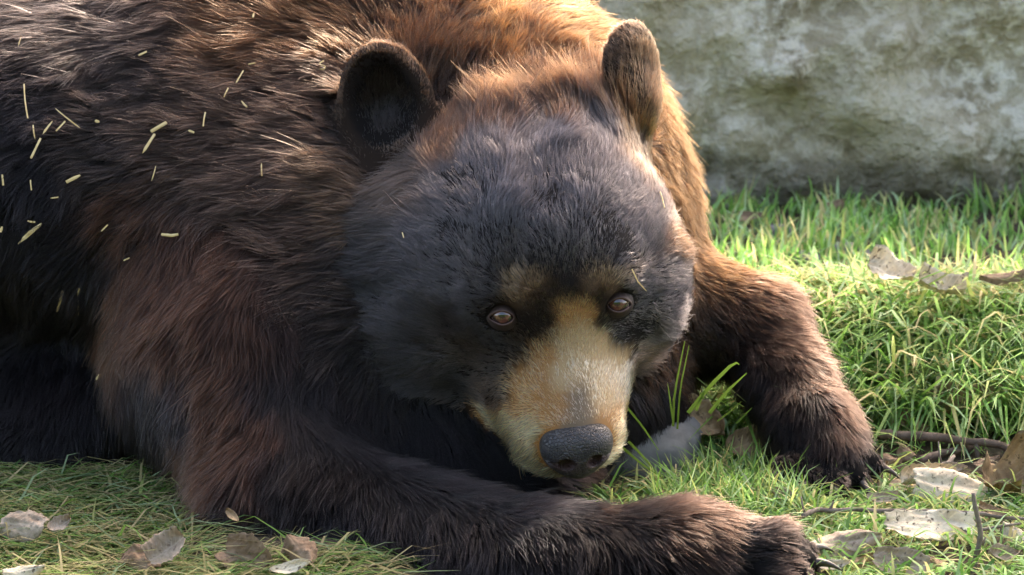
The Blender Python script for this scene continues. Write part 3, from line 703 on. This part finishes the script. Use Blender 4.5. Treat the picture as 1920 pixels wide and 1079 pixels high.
NV, NQ = surface_nets(nose_fn, (-.05, -.036, -.044), (.05, .032, .036), .0013, 1)
pk = np.exp(-((np.abs(NV[:, 0])-.017)/.011)**2-((NV[:, 2]+.008)/.008)**2)*(NV[:, 1] > -.002)+.5*sstep(-.002, -.014, NV[:, 2])
mesh_obj('nose', np.array([nose_world(v) for v in NV])-bo, NQ, MAT['nose'], bear, attrs=dict(pink=np.clip(pk, 0, 1)))

def claw(root, dirv, ln, r):
    pts = []; rs = []; p = np.array(root, float); d = nrm(np.array(dirv, float))
    for i in range(7):
        pts.append(p.copy()); rs.append(r*(1-(i/6.3)**1.4)); p = p+d*ln/6; d = nrm(d+np.array([0, 0, -.16]))
    V, F = tube(pts, rs, 8); mesh_obj('claw', np.array(V)-bo, F, MAT['claw'], bear)
for (a, b, Yc) in TOEN:
    r = W(a, b, Yc); d = nrm(r-AN[5]); claw(r+d*.006, d+np.array([0, 0, 0.15]), .036, .0056)
for (a, b, Yc) in TOEF:
    r = W(a, b, Yc); d = nrm(r-AF[4]); claw(r+d*.006, d+np.array([0, -.3, 0.10]), .034, .0054)

# ------------------------------------------------------------------ grass
def bear_clear(x, y, z0=.03): return sdf(np.stack([x, y, np.full_like(x, z0)], -1))
GREEN = np.array([(.100, .200, .036), (.145, .265, .055), (.080, .160, .045), (.185, .290, .090), (.260, .310, .095), (.155, .245, .105), (.25, .33, .18)])
DRY = np.array([(.34, .30, .14), (.42, .35, .19), (.28, .27, .12), (.24, .26, .10)])
def blades(n, x, y, hgt, wid, lean, az, dryf, bright=1.0, flat=.0, droop=1.0):
    z = ground_z(x, y)-.004; R = 5
    s = np.linspace(0, 1, R)
    dh = np.stack([np.cos(az), np.sin(az), np.zeros(n)], -1); up = np.array([0, 0, 1.0])
    side = np.stack([-np.sin(az), np.cos(az), np.zeros(n)], -1)
    tw = rng.normal(0, .8, n); side = side*np.cos(tw)[:, None]+dh*np.sin(tw)[:, None]
    P = np.empty((n, R, 2, 3), np.float32)
    base = np.stack([x, y, z], -1)
    ang0 = np.clip(lean*.45+flat, 0, 1.5); dang = lean*1.3*droop
    p = base.copy(); prev = 0; 
    kink = rng.normal(0, .18, (n, R))
    for k in range(R):
        if k:
            a = np.clip(ang0+dang*(s[k]-.12)+kink[:, k], -.3, 2.6); st = hgt/(R-1)
            p = p+(dh*np.sin(a)[:, None]+up*np.cos(a)[:, None])*st[:, None]
            zz = ground_z(p[:, 0], p[:, 1])+.003+.012*rng.random(n); p[:, 2] = np.maximum(p[:, 2], zz)
        wk = wid*(1-s[k]**2.2)*(.75 if k == 0 else 1)*.5+1e-4
        P[:, k, 0] = p-side*wk[:, None]; P[:, k, 1] = p+side*wk[:, None]
    I = np.arange(n)[:, None]*(R*2)
    q = np.concatenate([I+np.array([2*k, 2*k+1, 2*k+3, 2*k+2]) for k in range(R-1)], 0)
    c = GREEN[rng.integers(0, len(GREEN), n)]; dr = DRY[rng.integers(0, len(DRY), n)]; isd = rng.random(n) < dryf
    c = np.where(isd[:, None], dr, c)*np.exp(rng.normal(0, .20, (n, 1)))*bright*1.2
    cc = np.repeat(c[:, None], R*2, 1)
    k = np.repeat(s, 2)[None, :, None]; cc = cc*(1-.0*k)+np.array([.06, .05, .01])*k*k*.5
    return P.reshape(-1, 3), q, cc.reshape(-1, 3)
def grass(name, label, parts):
    V = []; Q = []; Cc = []; o = 0
    for v, q, c in parts: V.append(v); Q.append(q+o); Cc.append(c); o += len(v)
    return tag(mesh_obj(name, np.concatenate(V), np.concatenate(Q), MAT['grass'], attrs=dict(tint=np.concatenate(Cc))), label, 'grass', kind='stuff')
def scatter(n, x0, x1, y0, y1, clear=.02, patch=None):
    x = rng.uniform(x0, x1, n); y = rng.uniform(y0, y1, n)
    m = (bear_clear(x, y) > clear) & ~((x > -.34) & (x < .10) & (y > -.27) & (y < .35)) & ~((x > -.16) & (x < .27) & (y < -.29))
    if patch is not None: m &= patch(x, y)
    return x[m], y[m]
STN = ground_hit(1195, 850); STN = STN+np.array([-.01, .03, 0])
soilhole = lambda x, y: rng.random(len(x)) > 1.0*np.exp(-(((x-.56)/.20)**2+((y-.15)/.15)**2)**2)
# rear lawn, upright
x, y = scatter(26000, -1.2, 1.3, .78, 1.70); n = len(x)
pn = vnoise(np.stack([x, y, 0*x], -1), 9.0, 71); m = rng.random(n) < .45+.5*pn; x, y = x[m], y[m]; n = len(x)
rear = blades(n, x, y, rng.uniform(.025, .075, n)*(1+.35*vnoise(np.stack([x, y, 0*x], -1), 6.0, 72)), rng.uniform(.0040, .0075, n), rng.uniform(.1, .9, n), rng.uniform(0, 6.28, n), .16, 1.75)
grass('lawn_grass', 'short upright green grass between the mound and the concrete wall', [rear])
# the hump: long blades combed down its face
x, y = scatter(24000, .10, 1.25, .22, .98, .012, lambda x, y: (y > .33+.03*vnoise(np.stack([x, y, 0*x], -1), 12.0, 76)) | (x < .36)); n = len(x)
az = rng.normal(-1.85, .55, n); topf = sstep(.50, .62, y)
az = np.where(rng.random(n) < .25+.25*topf, rng.uniform(0, 6.28, n), az)
h1 = blades(n, x, y, rng.uniform(.08, .22, n)*(1-.45*topf), rng.uniform(.0034, .0070, n), rng.uniform(.7, 1.5, n), az, .16+.34*topf, 1.35, .30)  # more straw-coloured blades on top paint the yellow sunlight there
grass('mound_grass', 'long green grass drooping over the low mound beside the bear', [h1])
# right foreground
x, y = scatter(22000, .05, 1.2, -.62, .30, .006, lambda x, y: soilhole(x, y) & ~((x < .27) & (y < -.30)) & (np.hypot((x-STN[0])/.12, (y-STN[1]+.02)/.17) > 1)); n = len(x)
m = rng.random(n) < .62+.4*vnoise(np.stack([x, y, 0*x], -1), 11.0, 74); x, y = x[m], y[m]; n = len(x)
f1 = blades(n, x, y, rng.uniform(.025, .085, n), rng.uniform(.0026, .0052, n), rng.uniform(.6, 1.7, n), rng.uniform(0, 6.28, n), .20, 1.25, .2)
grass('foreground_grass', 'bright green grass around the bear\'s forepaws among dead leaves', [f1])
# left foreground, trodden flat
x, y = scatter(26000, -1.2, .12, -.62, .16, .004); n = len(x)
az = np.where(rng.random(n) < .5, rng.normal(.25, .5, n), rng.normal(3.2, .6, n)); az = np.where(rng.random(n) < .2, rng.uniform(0, 6.28, n), az)
f2 = blades(n, x, y, rng.uniform(.05, .14, n), rng.uniform(.0020, .0040, n), rng.uniform(.5, 1.5, n), az, .52, .78, .8)
grass('trodden_grass', 'dull flattened grass and hay under the bear\'s flank', [f2])

# a few tall stems in front of the dark chest
def stem(path, wpx, Yd):
    pts = np.array([W(a, b, Yd) for a, b in path]); P = np.array([pts[0]*(1-t)+pts[-1]*t for t in np.linspace(0, 1, 6)])
    if len(pts) > 2:
        u_ = np.linspace(0, 1, len(pts)); P = np.stack([np.interp(np.linspace(0, 1, 6), u_, pts[:, k]) for k in range(3)], -1)
    return P, M(wpx, Yd)
def ribbons(paths, tints):
    V = []; Q = []; Cc = []
    for (P, wd), tc in zip(paths, tints):
        o = len(V); n = len(P)
        for i in range(n):
            k = i/(n-1); w_ = wd*.5*(1-.75*k*k); tgt = nrm(P[min(n-1, i+1)]-P[max(0, i-1)]); sd = nrm(np.cross(tgt, np.array([.3, 1, .2])))
            for a in (-1, 0, 1): V.append(P[i]+sd*a*w_+np.array([0, .3*w_*(a == 0), 0])); Cc.append(tc)
        for i in range(n-1):
            for a in (0, 1): Q.append((o+3*i+a, o+3*i+a+1, o+3*i+a+4, o+3*i+a+3))
    return np.array(V), Q, np.array(Cc)
ST = [([(1262, 800), (1264, 740), (1284, 640)], 5, .04), ([(1270, 805), (1275, 730), (1292, 648)], 4, .05), ([(1262, 790), (1252, 720)], 4, .03), ([(1290, 775), (1330, 725), (1378, 678), (1386, 684)], 8, .02), ([(1330, 775), (1362, 735), (1400, 700)], 7, .03),
      ([(1305, 770), (1322, 730)], 6, .02), ([(1380, 795), (1410, 765)], 4, .06), ([(1176, 765), (1205, 800), (1235, 845)], 5, -.02), ([(1165, 838), (1205, 872), (1240, 895)], 6, -.05), ([(1178, 828), (1200, 850), (1236, 892)], 6, -.04), ([(1345, 790), (1372, 770), (1390, 753)], 3, .05)]
x, y = scatter(1500, .16, .34, -.14, .12, .0, lambda x, y: np.hypot((x-STN[0])/.105, (y-STN[1]+.02)/.16) > 1); n = len(x)
v0, q0, c0_ = blades(n, x, y, rng.uniform(.03, .075, n), rng.uniform(.0022, .004, n), rng.uniform(.3, 1.3, n), rng.uniform(0, 6.28, n), .10, 1.15, .05)
v1, q1, c1_ = ribbons([stem(*a) for a in ST], [np.array([.15, .25, .04])*random.uniform(.8, 1.1) for _ in ST])
tuft = mesh_obj('grass_tuft', np.concatenate([v0, v1]), np.concatenate([q0, np.array(q1)+len(v0)]), MAT['grass'], attrs=dict(tint=np.concatenate([c0_, c1_])))
tag(tuft, 'bright green grass tuft with tall stems between the bear\'s two forepaws', 'grass', kind='stuff')

# ------------------------------------------------------------------ stone, twigs
def stone(name, label, c, sx, sy, sz, seed, group=None):
    r = np.random.default_rng(seed); V = []; nu, nv = 14, 26
    for i in range(nu+1):
        th = math.pi*i/nu
        for j in range(nv):
            ph = 2*math.pi*j/nv; d = np.array([math.sin(th)*math.cos(ph), math.sin(th)*math.sin(ph), math.cos(th)])
            d = np.sign(d)*np.abs(d)**(.55 if name == 'flat_stone' else .75)
            k = 1+.16*vnoise(d[None]*1.0+seed, 2.1, seed)[0]+.06*vnoise(d[None]+seed, 6.0, seed+1)[0]
            V.append(d*k*np.array([sx, sy, sz]))
    F = [(i*nv+j, i*nv+(j+1) % nv, (i+1)*nv+(j+1) % nv, (i+1)*nv+j) for i in range(nu) for j in range(nv)]
    o = mesh_obj(name, V, F, MAT['rock']); o.location = c; return tag(o, label, 'stone', group)
p = ground_hit(1195, 850); stone('flat_stone', 'flat grey stone lying under the bear\'s chin beside the grass tuft', (STN[0], STN[1], .010), .090, .12, .046, 5)
for i, (a, b, r_) in enumerate([(1460, 445, .020), (1640, 490, .018), (1512, 492, .017), (1760, 455, .014), (1580, 478, .02)]):
    p = ground_hit(a, b); stone('pebble', 'small grey stone in the grass between the mound and the wall', (p[0], p[1], p[2]+r_*.3), r_*1.3, r_, r_*.7, 11+i, 'stones in the rear grass')
def twig(name, label, pts, rpx, zo=.02, Ys=None, m='twig', stubs=()):
    P = np.array([W(a, b, Ys[i]) if Ys else ground_hit(a, b, zo) for i, (a, b) in enumerate(pts)])
    t = np.linspace(0, 1, len(P)); tt = np.linspace(0, 1, 6*len(P)); Q = np.stack([np.interp(tt, t, P[:, k]) for k in range(3)], -1)
    sm = Q.copy(); sm[1:-1] = (Q[:-2]+2*Q[1:-1]+Q[2:])/4
    sm += np.stack([vnoise(sm, 40.0, 81+k) for k in range(3)], -1)*.0022
    r0 = M(rpx, P[0][1]); rs = r0*(1-.35*tt)*(1+.18*vnoise(sm, 60.0, 85)+.25*(np.abs(np.sin(tt*17)) > .97))
    V, F = tube(sm, rs, 8, .12, 3); V = list(V); F = list(F)
    for (k, dx, dy, dz, ln) in stubs:
        o = len(V); b0 = sm[int(k*(len(sm)-1))]; q = [b0, b0+np.array([dx, dy, dz])*ln*.5, b0+np.array([dx*.8, dy, dz*1.2])*ln]
        v2, f2 = tube(q, [r0*.6, r0*.5, r0*.3], 6, .1, 5); V += v2; F += [tuple(i+o for i in f) for f in f2]
    o = mesh_obj(name, np.array(V)-P[0], F, MAT[m]); o.location = P[0]
    return tag(o, label, 'twig')
twig('long_twig', 'long thin grey twig lying across the grass in front of the paws', [(1506, 968), (1535, 956), (1600, 957), (1700, 955), (1830, 962), (1930, 976)], 5.0, .025, stubs=[(.04, -.3, .2, .8, .02), (.5, .5, -.2, -.2, .012), (.28, .6, .2, .7, .012)])
p = ground_hit(1822, 1082)
twig('upright_twig', 'short knobbly twig sticking upright out of the grass', [(1818, 1095), (1830, 1040), (1838, 1005), (1833, 960), (1824, 925)], 5.5, Ys=[p[1]]*5, stubs=[(.35, .6, 0, .5, .015)])
twig('thin_twig', 'thin straight twig lying behind the upright twig', [(1842, 992), (1880, 988), (1930, 983)], 3.0, .02)
twig('fallen_branch', 'thicker brown fallen branch lying at the foot of the grassy mound', [(1648, 812), (1700, 818), (1760, 822), (1830, 830), (1880, 836), (1935, 862)], 10.0, .022, m='root', stubs=[(.62, .1, -.3, -1, .03), (.8, .6, -.3, -.5, .04)])
twig('forked_branch', 'dark stick half buried in soil below the fallen branch', [(1725, 862), (1770, 850), (1830, 838)], 8.0, .008, m='root')
twig('broken_twig', 'pale broken twig with a fork beside the rolled leaf', [(1790, 858), (1770, 868), (1752, 880), (1762, 900)], 4.0, .02, stubs=[(.45, -.2, .3, 1, .022), (.8, .4, -.2, -.6, .02)])

# ------------------------------------------------------------------ dead leaves
def leaf(label, px_, py_, wpx, hpx, ang, m, curl=.3, roll=0.0, tilt=.5, shape=0, seed=0, zo=.018, name='dead_leaf', Ypos=None):
    r = np.random.default_rng(seed+100); p = W(px_, py_, Ypos) if Ypos is not None else ground_hit(px_, py_, zo)
    L = M(wpx, p[1])*1.2; nrm_ = nrm(np.array([r.normal(0, .12), -tilt, 1-.5*tilt])); ax = cR*math.cos(ang)-cU*math.sin(ang); ax = nrm(ax-nrm_*(ax@nrm_)); ay = np.cross(nrm_, ax)
    vis = abs(ay@cU)+.25; Wd = M(hpx, p[1])/min(1.0, vis)*1.3
    nu, nv = 40, 21; V = []; vein = []; so_ = r.random(3)*50
    UU, VV = np.meshgrid(np.linspace(0, 1, nu), np.linspace(-1, 1, nv), indexing='ij'); CQ = np.stack([UU*2.3+so_[0], VV*1.3+so_[1], 0*UU+so_[2]], -1); CR = .085*vnoise(CQ, 1.6, 3)+.04*vnoise(CQ, 4.2, 4)
    ph = r.random(4)*6.28
    for top in (0, 1):
        for i in range(nu):
            u_ = i/(nu-1)
            prof = [math.sin(math.pi*u_**.8)**.62, (1-abs(2*u_-.75)/1.35)**.6 if abs(2*u_-.75) < 1.35 else 0, math.sin(math.pi*(.08+.84*u_))**.45][shape]
            prof = max(.02, prof*(1+.035*math.sin(9*u_*3.1+ph[0])+.03*math.sin(47*u_+ph[1]))*(1-.12*max(0, math.sin(8*u_+ph[2]))**6))
            for j in range(nv):
                v_ = 2*j/(nv-1)-1
                x_ = (u_-.5)*L*(1+.03*math.sin(7*v_+ph[2])); y_ = v_*prof*Wd*.5
                if roll:
                    a = v_*roll; rr = Wd*.5/max(roll, .3)*prof; y_ = rr*math.sin(a); z_ = -rr*math.cos(a)*1.0+rr
                else: z_ = curl*Wd*.35*(v_*v_-.3)*(1 if seed % 2 else -1)+curl*L*.25*((u_-.5)**2*2)
                z_ += .10*Wd*math.sin(4*u_+ph[3])*v_+Wd*CR[i, j]
                ve = .5-abs(((u_*8-abs(v_)*1.7) % 1)-.5); isv = max(math.exp(-(ve/.07)**2)*.8, math.exp(-(v_/.07)**2))
                z_ += -.022*Wd*isv
                w_ = x_*ax+y_*ay+(z_+(.0006 if top else 0))*nrm_
                V.append(w_); vein.append(.7*isv)
    n = nu*nv; F = []
    for t_ in (0, 1):
        for i in range(nu-1):
            for j in range(nv-1):
                q = (t_*n+i*nv+j, t_*n+(i+1)*nv+j, t_*n+(i+1)*nv+j+1, t_*n+i*nv+j+1); F.append(q if t_ else q[::-1])
    bd = [i*nv for i in range(nu)]+[(nu-1)*nv+j for j in range(1, nv)]+[i*nv+nv-1 for i in range(nu-2, -1, -1)]+[j for j in range(nv-2, 0, -1)]
    for k in range(len(bd)): a, b = bd[k], bd[(k+1) % len(bd)]; F.append((a, b, b+n, a+n))
    o = mesh_obj(name, V, F, MAT[m], attrs=dict(vein=np.array(vein))); o.location = p
    return tag(o, label, 'leaf')
R_ = math.radians
LV = [('folded tan dead leaf caught in the grass tuft between the forepaws', 1312, 790, 95, 62, R_(38), 'leaf_tan', .8, 0, .75, 0, 1, .045),
 ('tan brown dead leaf leaning against the inner side of the far paw', 1412, 828, 100, 46, R_(-24), 'leaf_tan', .7, 0, .8, 0, 3, .035),
 ('pale dead leaf rolled into a tube beside the far paw', 1742, 902, 92, 60, R_(-8), 'leaf_pale', .3, 1.9, .4, 2, 4, .022),
 ('big bleached dead leaf with a pointed end below the rolled leaf', 1806, 915, 160, 70, R_(6), 'leaf_pale', .3, 0, .55, 1, 6, .022),
 ('crumpled brown dead leaf on bare soil at the end of the fallen branch', 1898, 893, 75, 80, R_(60), 'leaf_tan', 1.4, 0, .6, 2, 7, .03),
 ('big pale veined dead leaf lying under the long twig', 1742, 988, 145, 58, R_(-3), 'leaf_pale', .45, 0, .6, 2, 9, .022),
 ('brownish split dead leaf touching the claws of the near paw', 1585, 1018, 115, 50, R_(-12), 'leaf_grey', .6, 0, .6, 0, 10, .02),
 ('greyish dead leaf half covered by grass below the veined leaf', 1690, 1058, 90, 48, R_(15), 'leaf_grey', .5, 0, .6, 2, 11, .012),
 ('pinkish brown flat dead leaf under the rolled leaf', 1690, 915, 110, 34, R_(-4), 'leaf_grey', .2, 0, .35, 0, 12, .010),
 ('bleached white dead leaf on top of the sunlit mound', 1668, 512, 74, 50, R_(25), 'leaf_pale', .8, 0, .45, 2, 13, .07),
 ('crumpled whitish dead leaf on the near slope of the mound top', 1764, 541, 74, 46, R_(18), 'leaf_pale', 1.2, 0, .45, 2, 15, .075),
 ('dark brown curled dead leaf on the crest of the mound', 1890, 518, 90, 26, R_(-10), 'leaf_brown', 1.0, 0, .6, 0, 16, .05),
 ('pale blurred dead leaf on the mound beside the bear\'s foreleg', 1490, 552, 70, 30, R_(-14), 'leaf_pale', .3, 0, .2, 0, 17, .04),
 ('tan dead leaf stuck in the steep face of the mound', 1785, 752, 46, 80, R_(80), 'leaf_tan', .9, 0, .9, 0, 18, .03),
 ('small reddish dead leaf at the mound\'s foot behind the far foreleg', 1592, 776, 34, 24, R_(20), 'leaf_grey', .6, 0, .8, 0, 19, .03),
 ('reddish brown dead leaf at the foot of the concrete wall', 1560, 388, 46, 26, R_(-30), 'leaf_brown', .6, 0, .8, 0, 20, .02),
 ('brown dead leaf by the wall close to the bear\'s neck', 1402, 408, 56, 20, R_(0), 'leaf_brown', .6, 0, .6, 0, 21, .02),
 ('round grey dead leaf in the trodden grass by the dark belly', 45, 985, 78, 52, R_(12), 'leaf_grey', .4, 0, .6, 2, 22, .03),
 ('folded grey brown dead leaf standing on edge in the trodden grass', 312, 1030, 66, 50, R_(-38), 'leaf_grey', 1.0, 0, .8, 2, 23, .035),
 ('dark brown dead leaf behind the folded leaf in trodden grass', 264, 1052, 56, 50, R_(60), 'leaf_brown', .7, 0, .7, 2, 24, .018),
 ('ragged tan dead leaf under the bear\'s elbow', 468, 1045, 95, 66, R_(25), 'leaf_brown', .6, 0, .7, 1, 25, .02),
 ('curled brown dead leaf tucked against the near foreleg', 562, 1036, 62, 46, R_(55), 'leaf_brown', .9, 0, .7, 0, 26, .025),
 ('pale curled leaf scrap in front of the curled brown leaf', 545, 1066, 66, 20, R_(-8), 'leaf_pale', .6, 0, .5, 0, 27, .028),
 ('yellowish dead leaf with an upturned tip in the trodden grass', 45, 1071, 66, 24, R_(-14), 'leaf_pale', .8, 0, .6, 1, 28, .03),
 ('small orange tan leaf chip at the edge of the elbow fur', 436, 968, 30, 11, R_(50), 'leaf_tan', .5, 0, .7, 0, 29, .05),
 ('small pale dead leaf in the trodden grass beside the round leaf', 112, 985, 40, 26, R_(-40), 'leaf_grey', .7, 0, .6, 0, 31, .03)]
for a in LV: leaf(*a)
LB, LG = 'small torn scrap of dry leaf in the grass and soil beside the twigs', 'leaf scraps beside the twigs'
for i, (a, b, w_, h_, an, m_) in enumerate([(1668, 862, 40, 22, .4, 'leaf_brown'), (1640, 880, 46, 20, -.3, 'leaf_tan'), (1700, 850, 30, 20, .9, 'leaf_brown'), (1790, 880, 40, 18, .2, 'leaf_grey'), (1850, 868, 44, 22, -.5, 'leaf_brown'), (1655, 935, 50, 18, .1, 'leaf_grey'), (1620, 1050, 56, 26, -.4, 'leaf_tan'), (1560, 1062, 60, 20, .1, 'leaf_pale'),
        (1760, 1060, 44, 24, .6, 'leaf_tan'), (1880, 1040, 52, 26, -.2, 'leaf_grey'), (1730, 800, 40, 18, .3, 'leaf_tan'), (1690, 790, 34, 22, -.6, 'leaf_brown'), (1610, 800, 40, 20, .2, 'leaf_grey'), (1860, 960, 46, 20, .3, 'leaf_tan'), (1905, 1000, 50, 26, .8, 'leaf_pale'), (1470, 930, 40, 20, .3, 'leaf_grey')]):
    tag(leaf(LB, a, b, w_, h_, an, m_, .8, 0, .5, i % 3, 40+i, .012+.01*(i % 2), 'leaf_scrap'), group=LG)

# ------------------------------------------------------------------ straw caught in the fur
def straw(label, pts, wpx, off=.015, name='straw_bit', cat='straw', group=None):
    ts = []
    for a, b in pts:
        d = ray(a, b); t = 2.3
        for _ in range(60):
            v_ = float(sdf((CAM+d*t)[None])[0])
            if v_ < .001 or t > 4.6: break
            t += v_*.85
        ts.append(t)
    t0 = min(ts); P = np.array([CAM+ray(a, b)*(min(t, t0+.03)-off) for (a, b), t in zip(pts, ts)])
    n_ = max(5, 2*len(P)+1); tt = np.linspace(0, 1, n_); t = np.linspace(0, 1, len(P)); Q = np.stack([np.interp(tt, t, P[:, k]) for k in range(3)], -1)
    ln = np.linalg.norm(P[-1]-P[0]); Q += np.sin(tt*math.pi)[:, None]*np.array([random.uniform(-.02, .02), random.uniform(-.05, .02), random.uniform(-.02, .02)])*ln
    r0 = M(wpx, P[0][1])*.46; rs = [r0*(.85+.2*random.random()) for _ in tt]; rs[0] *= random.choice((1.0, 1.0, .5))
    rs[-1] *= random.choice((1.0, .9, .12))
    V, F = tube(Q, rs, 4, .10, random.randrange(99)); V = np.array(V); V[:, 1] = Q[:, 1].repeat(4)+(V[:, 1]-Q[:, 1].repeat(4))*.30
    o = mesh_obj(name, V-P[0], F, MAT['straw'], smooth=False); o.location = P[0]; return tag(o, label, cat, group)
FL_, G_ = 'thin pale straw bit caught in the fur of the bear\'s flank', 'straw bits in the flank fur'
for pts, wd in [([(45, 158), (52, 222)], 3), ([(98, 228), (80, 252)], 5), ([(62, 235), (66, 262)], 3), ([(122, 228), (105, 246)], 4), ([(292, 312), (284, 340)], 3), ([(57, 338), (59, 357)], 3), ([(202, 422), (190, 434)], 3), ([(275, 97), (260, 104)], 4),
                ([(4, 328), (6, 348)], 4), ([(148, 541), (147, 592)], 4), ([(178, 227), (187, 229)], 6), ([(4, 425), (1, 436)], 5), ([(52, 415), (66, 417)], 4), ([(40, 68), (34, 88)], 3), ([(243, 484), (232, 489)], 3), ([(110, 370), (94, 372)], 3)]: straw(FL_, pts, wd, group=G_)
NK_, G2 = 'small straw bit caught in the long fur behind the ear', 'straw bits in the neck fur'
for pts, wd in [([(456, 133), (443, 155)], 4), ([(428, 165), (420, 182)], 3), ([(453, 190), (463, 201)], 4), ([(385, 211), (381, 237)], 3), ([(490, 307), (491, 330)], 3), ([(480, 118), (466, 121)], 3), ([(353, 245), (364, 249)], 5), ([(476, 25), (474, 33)], 4)]: straw(NK_, pts, wd, .017, group=G2)
for lb, pts, wd in [('thick flat straw piece lying slanted low on the flank fur', [(78, 420), (34, 458)], 8), ('short thick straw under a bent thin one on the flank', [(76, 260), (58, 297)], 6), ('bent thin straw with a kink high on the flank fur', [(104, 204), (134, 226), (150, 240)], 3),
                    ('upper half of a snapped straw on the shoulder fur', [(312, 230), (283, 247)], 7), ('lower half of a snapped straw on the shoulder fur', [(290, 252), (267, 288)], 7), ('frayed straw end poking out of the flank fur', [(150, 329), (124, 342)], 7),
                    ('pale blunt straw hanging on the dark lower flank', [(118, 547), (107, 584)], 7), ('split golden straw tip on the reddish shoulder band', [(303, 440), (322, 442), (334, 440)], 6), ('golden seed husk on the dark belly fur', [(187, 703), (180, 713)], 6), ('reddish straw sliver on the elbow fur', [(372, 873), (361, 898)], 4)]:
    straw(lb, pts, wd)
straw('white wavy thread stuck in the fur left of the upright ear'.replace(' left of', ' beside'), [(607, 114), (598, 120), (610, 125), (608, 131), (599, 129)], 3, .022, 'thread', 'thread')
straw('white bristle lying above the outer corner of the bear\'s eye', [(1185, 505), (1196, 528), (1213, 547)], 3, .012, 'bristle', 'bristle')
straw('tiny white fluff at the edge of the bear\'s forehead', [(1238, 360), (1242, 372), (1246, 390)], 3, .016, 'fluff', 'fluff')
straw('tiny white speck of fluff on the bear\'s cheek below the ear', [(754, 436), (757, 446)], 3, .016, 'fluff', 'fluff')

# ------------------------------------------------------------------ unseen foliage screen added behind the viewer to block low sky light
def added_hedge():
    xs = np.arange(-14, 14.01, .25); ts = np.arange(0, 6.01, .25); V = []
    for x_ in xs:
        for t_ in ts:
            if t_ < 3.2: q = (x_, -7.5, t_)
            else: q = (x_, -7.5-(t_-3.2)*1.4, 3.2+.3*math.sin((t_-3.2)*1.1))
            V.append(q)
    V = np.array(V); dn = .35*vnoise(V, .6, 91)+.22*vnoise(V, 1.7, 92)+.12*vnoise(V, 4.0, 93); V[:, 1] += dn; V[:, 2] = np.maximum(0, V[:, 2]+dn*.6*(V[:, 2] > 2.5))
    a, b = len(xs), len(ts); I = np.arange(a*b).reshape(a, b)
    m, t, b_ = mat('added_hedge_leaves', (.05, .09, .025), .8, .2); n = nd(t, 'ShaderNodeTexNoise', Scale=9.0, Detail=8.0); tc = nd(t, 'ShaderNodeTexCoord'); t.links.new(tc.outputs['Object'], n.inputs['Vector'])
    r = ramp(t, n.outputs[0], [(.35, (.018, .035, .010)), (.65, (.075, .12, .035))]); t.links.new(r.outputs[0], b_.inputs['Base Color']); bump(t, b_, n.outputs[0], 1.0, .1)
    return tag(mesh_obj('added_hedge', V, np.stack([I[:-1, :-1], I[:-1, 1:], I[1:, 1:], I[1:, :-1]], -1).reshape(-1, 4), m), 'tall dense dark green foliage screen, unseen, added behind the viewer to shade the bear', 'added_hedge')
added_hedge()

# unseen leafy boughs added behind the wall to dapple the sun on the bear
def added_tree():
    t = empty('added_tree', (3.6, 4.6, 0)); o0 = np.array([3.6, 4.6, 0])
    def limb(a, b, c, r0, r1):
        k = np.linspace(0, 1, 9)[:, None]; P = (1-k)**2*np.array(a)+2*k*(1-k)*np.array(b)+k*k*np.array(c)
        return tube(P, list(np.linspace(r0, r1, 9)), 9, .15, 8)
    V = []; F = []
    tips = [(1.6, 2.8, 3.0), (1.2, 2.6, 3.1), (2.1, 3.1, 3.05), (3.4, 4.0, 3.8), (4.4, 4.8, 4.2), (3.8, 5.4, 4.4), (3.0, 4.6, 4.4)]
    for a, b, c, r0, r1 in [((3.6, 4.6, -.1), (3.55, 4.55, 1.2), (3.6, 4.6, 2.6), .17, .12)]+[((3.6, 4.6, 2.3), ((3.6+q[0])/2, (4.6+q[1])/2, q[2]), q, .08, .012) for q in tips]:
        v, f = limb(a, b, c, r0, r1); o = len(V); V += list(v); F += [tuple(i+o for i in g_) for g_ in f]
    mesh_obj('trunk', np.array(V)-o0, F, MAT['root'], t)
    r = np.random.default_rng(ADDED_TREE_SEED); cs = []; 
    for (x_, y_, z_), (rx, ry, rz), n in [((1.52, 2.78, 3.0), (.68, .52, .30), ADDED_TREE_N), ((3.6, 4.5, 4.2), (1.1, 1.0, .8), 1500), ((3.0, 4.3, 3.9), (.8, .7, .5), 500)]:
        d = nrm(r.normal(size=(n, 3)))*(r.random((n, 1))**.4); d = d+.12*nrm(r.normal(size=(n, 3))); cs.append(np.array([x_, y_, z_])+d*np.array([rx, ry, rz]))
    c = np.concatenate(cs); n = len(c); a = nrm(r.normal(size=(n, 3))+np.array([0, 0, -.3])); nn = nrm(r.normal(size=(n, 3))*.7+np.array([0, 0, 1.0])); b = nrm(np.cross(nn, a)); a = np.cross(b, nn)
    L = r.uniform(.06, .11, (n, 1)); Wd = L*.33
    P = np.stack([c-a*L*.5, c-a*L*.1+b*Wd+nn*L*.06, c+a*L*.5-nn*L*.08, c-a*L*.1-b*Wd+nn*L*.06, c], 1)
    I = np.arange(n)[:, None]*5
    F = np.concatenate([I+np.array([0, 4, 1]), I+np.array([1, 4, 2]), I+np.array([2, 4, 3]), I+np.array([3, 4, 0])])
    tint = np.repeat(np.array([.07, .13, .03])*np.exp(r.normal(0, .2, (n, 1))), 5, 0)
    mesh_obj('crown', P.reshape(-1, 3)-o0, F, MAT['grass'], t, attrs=dict(tint=tint))
    tag(t, 'unseen leafy boughs on a trunk, added behind the concrete wall to dapple the sun', 'added_tree')
ADDED_TREE_SEED, ADDED_TREE_N = 5, 560
added_tree()
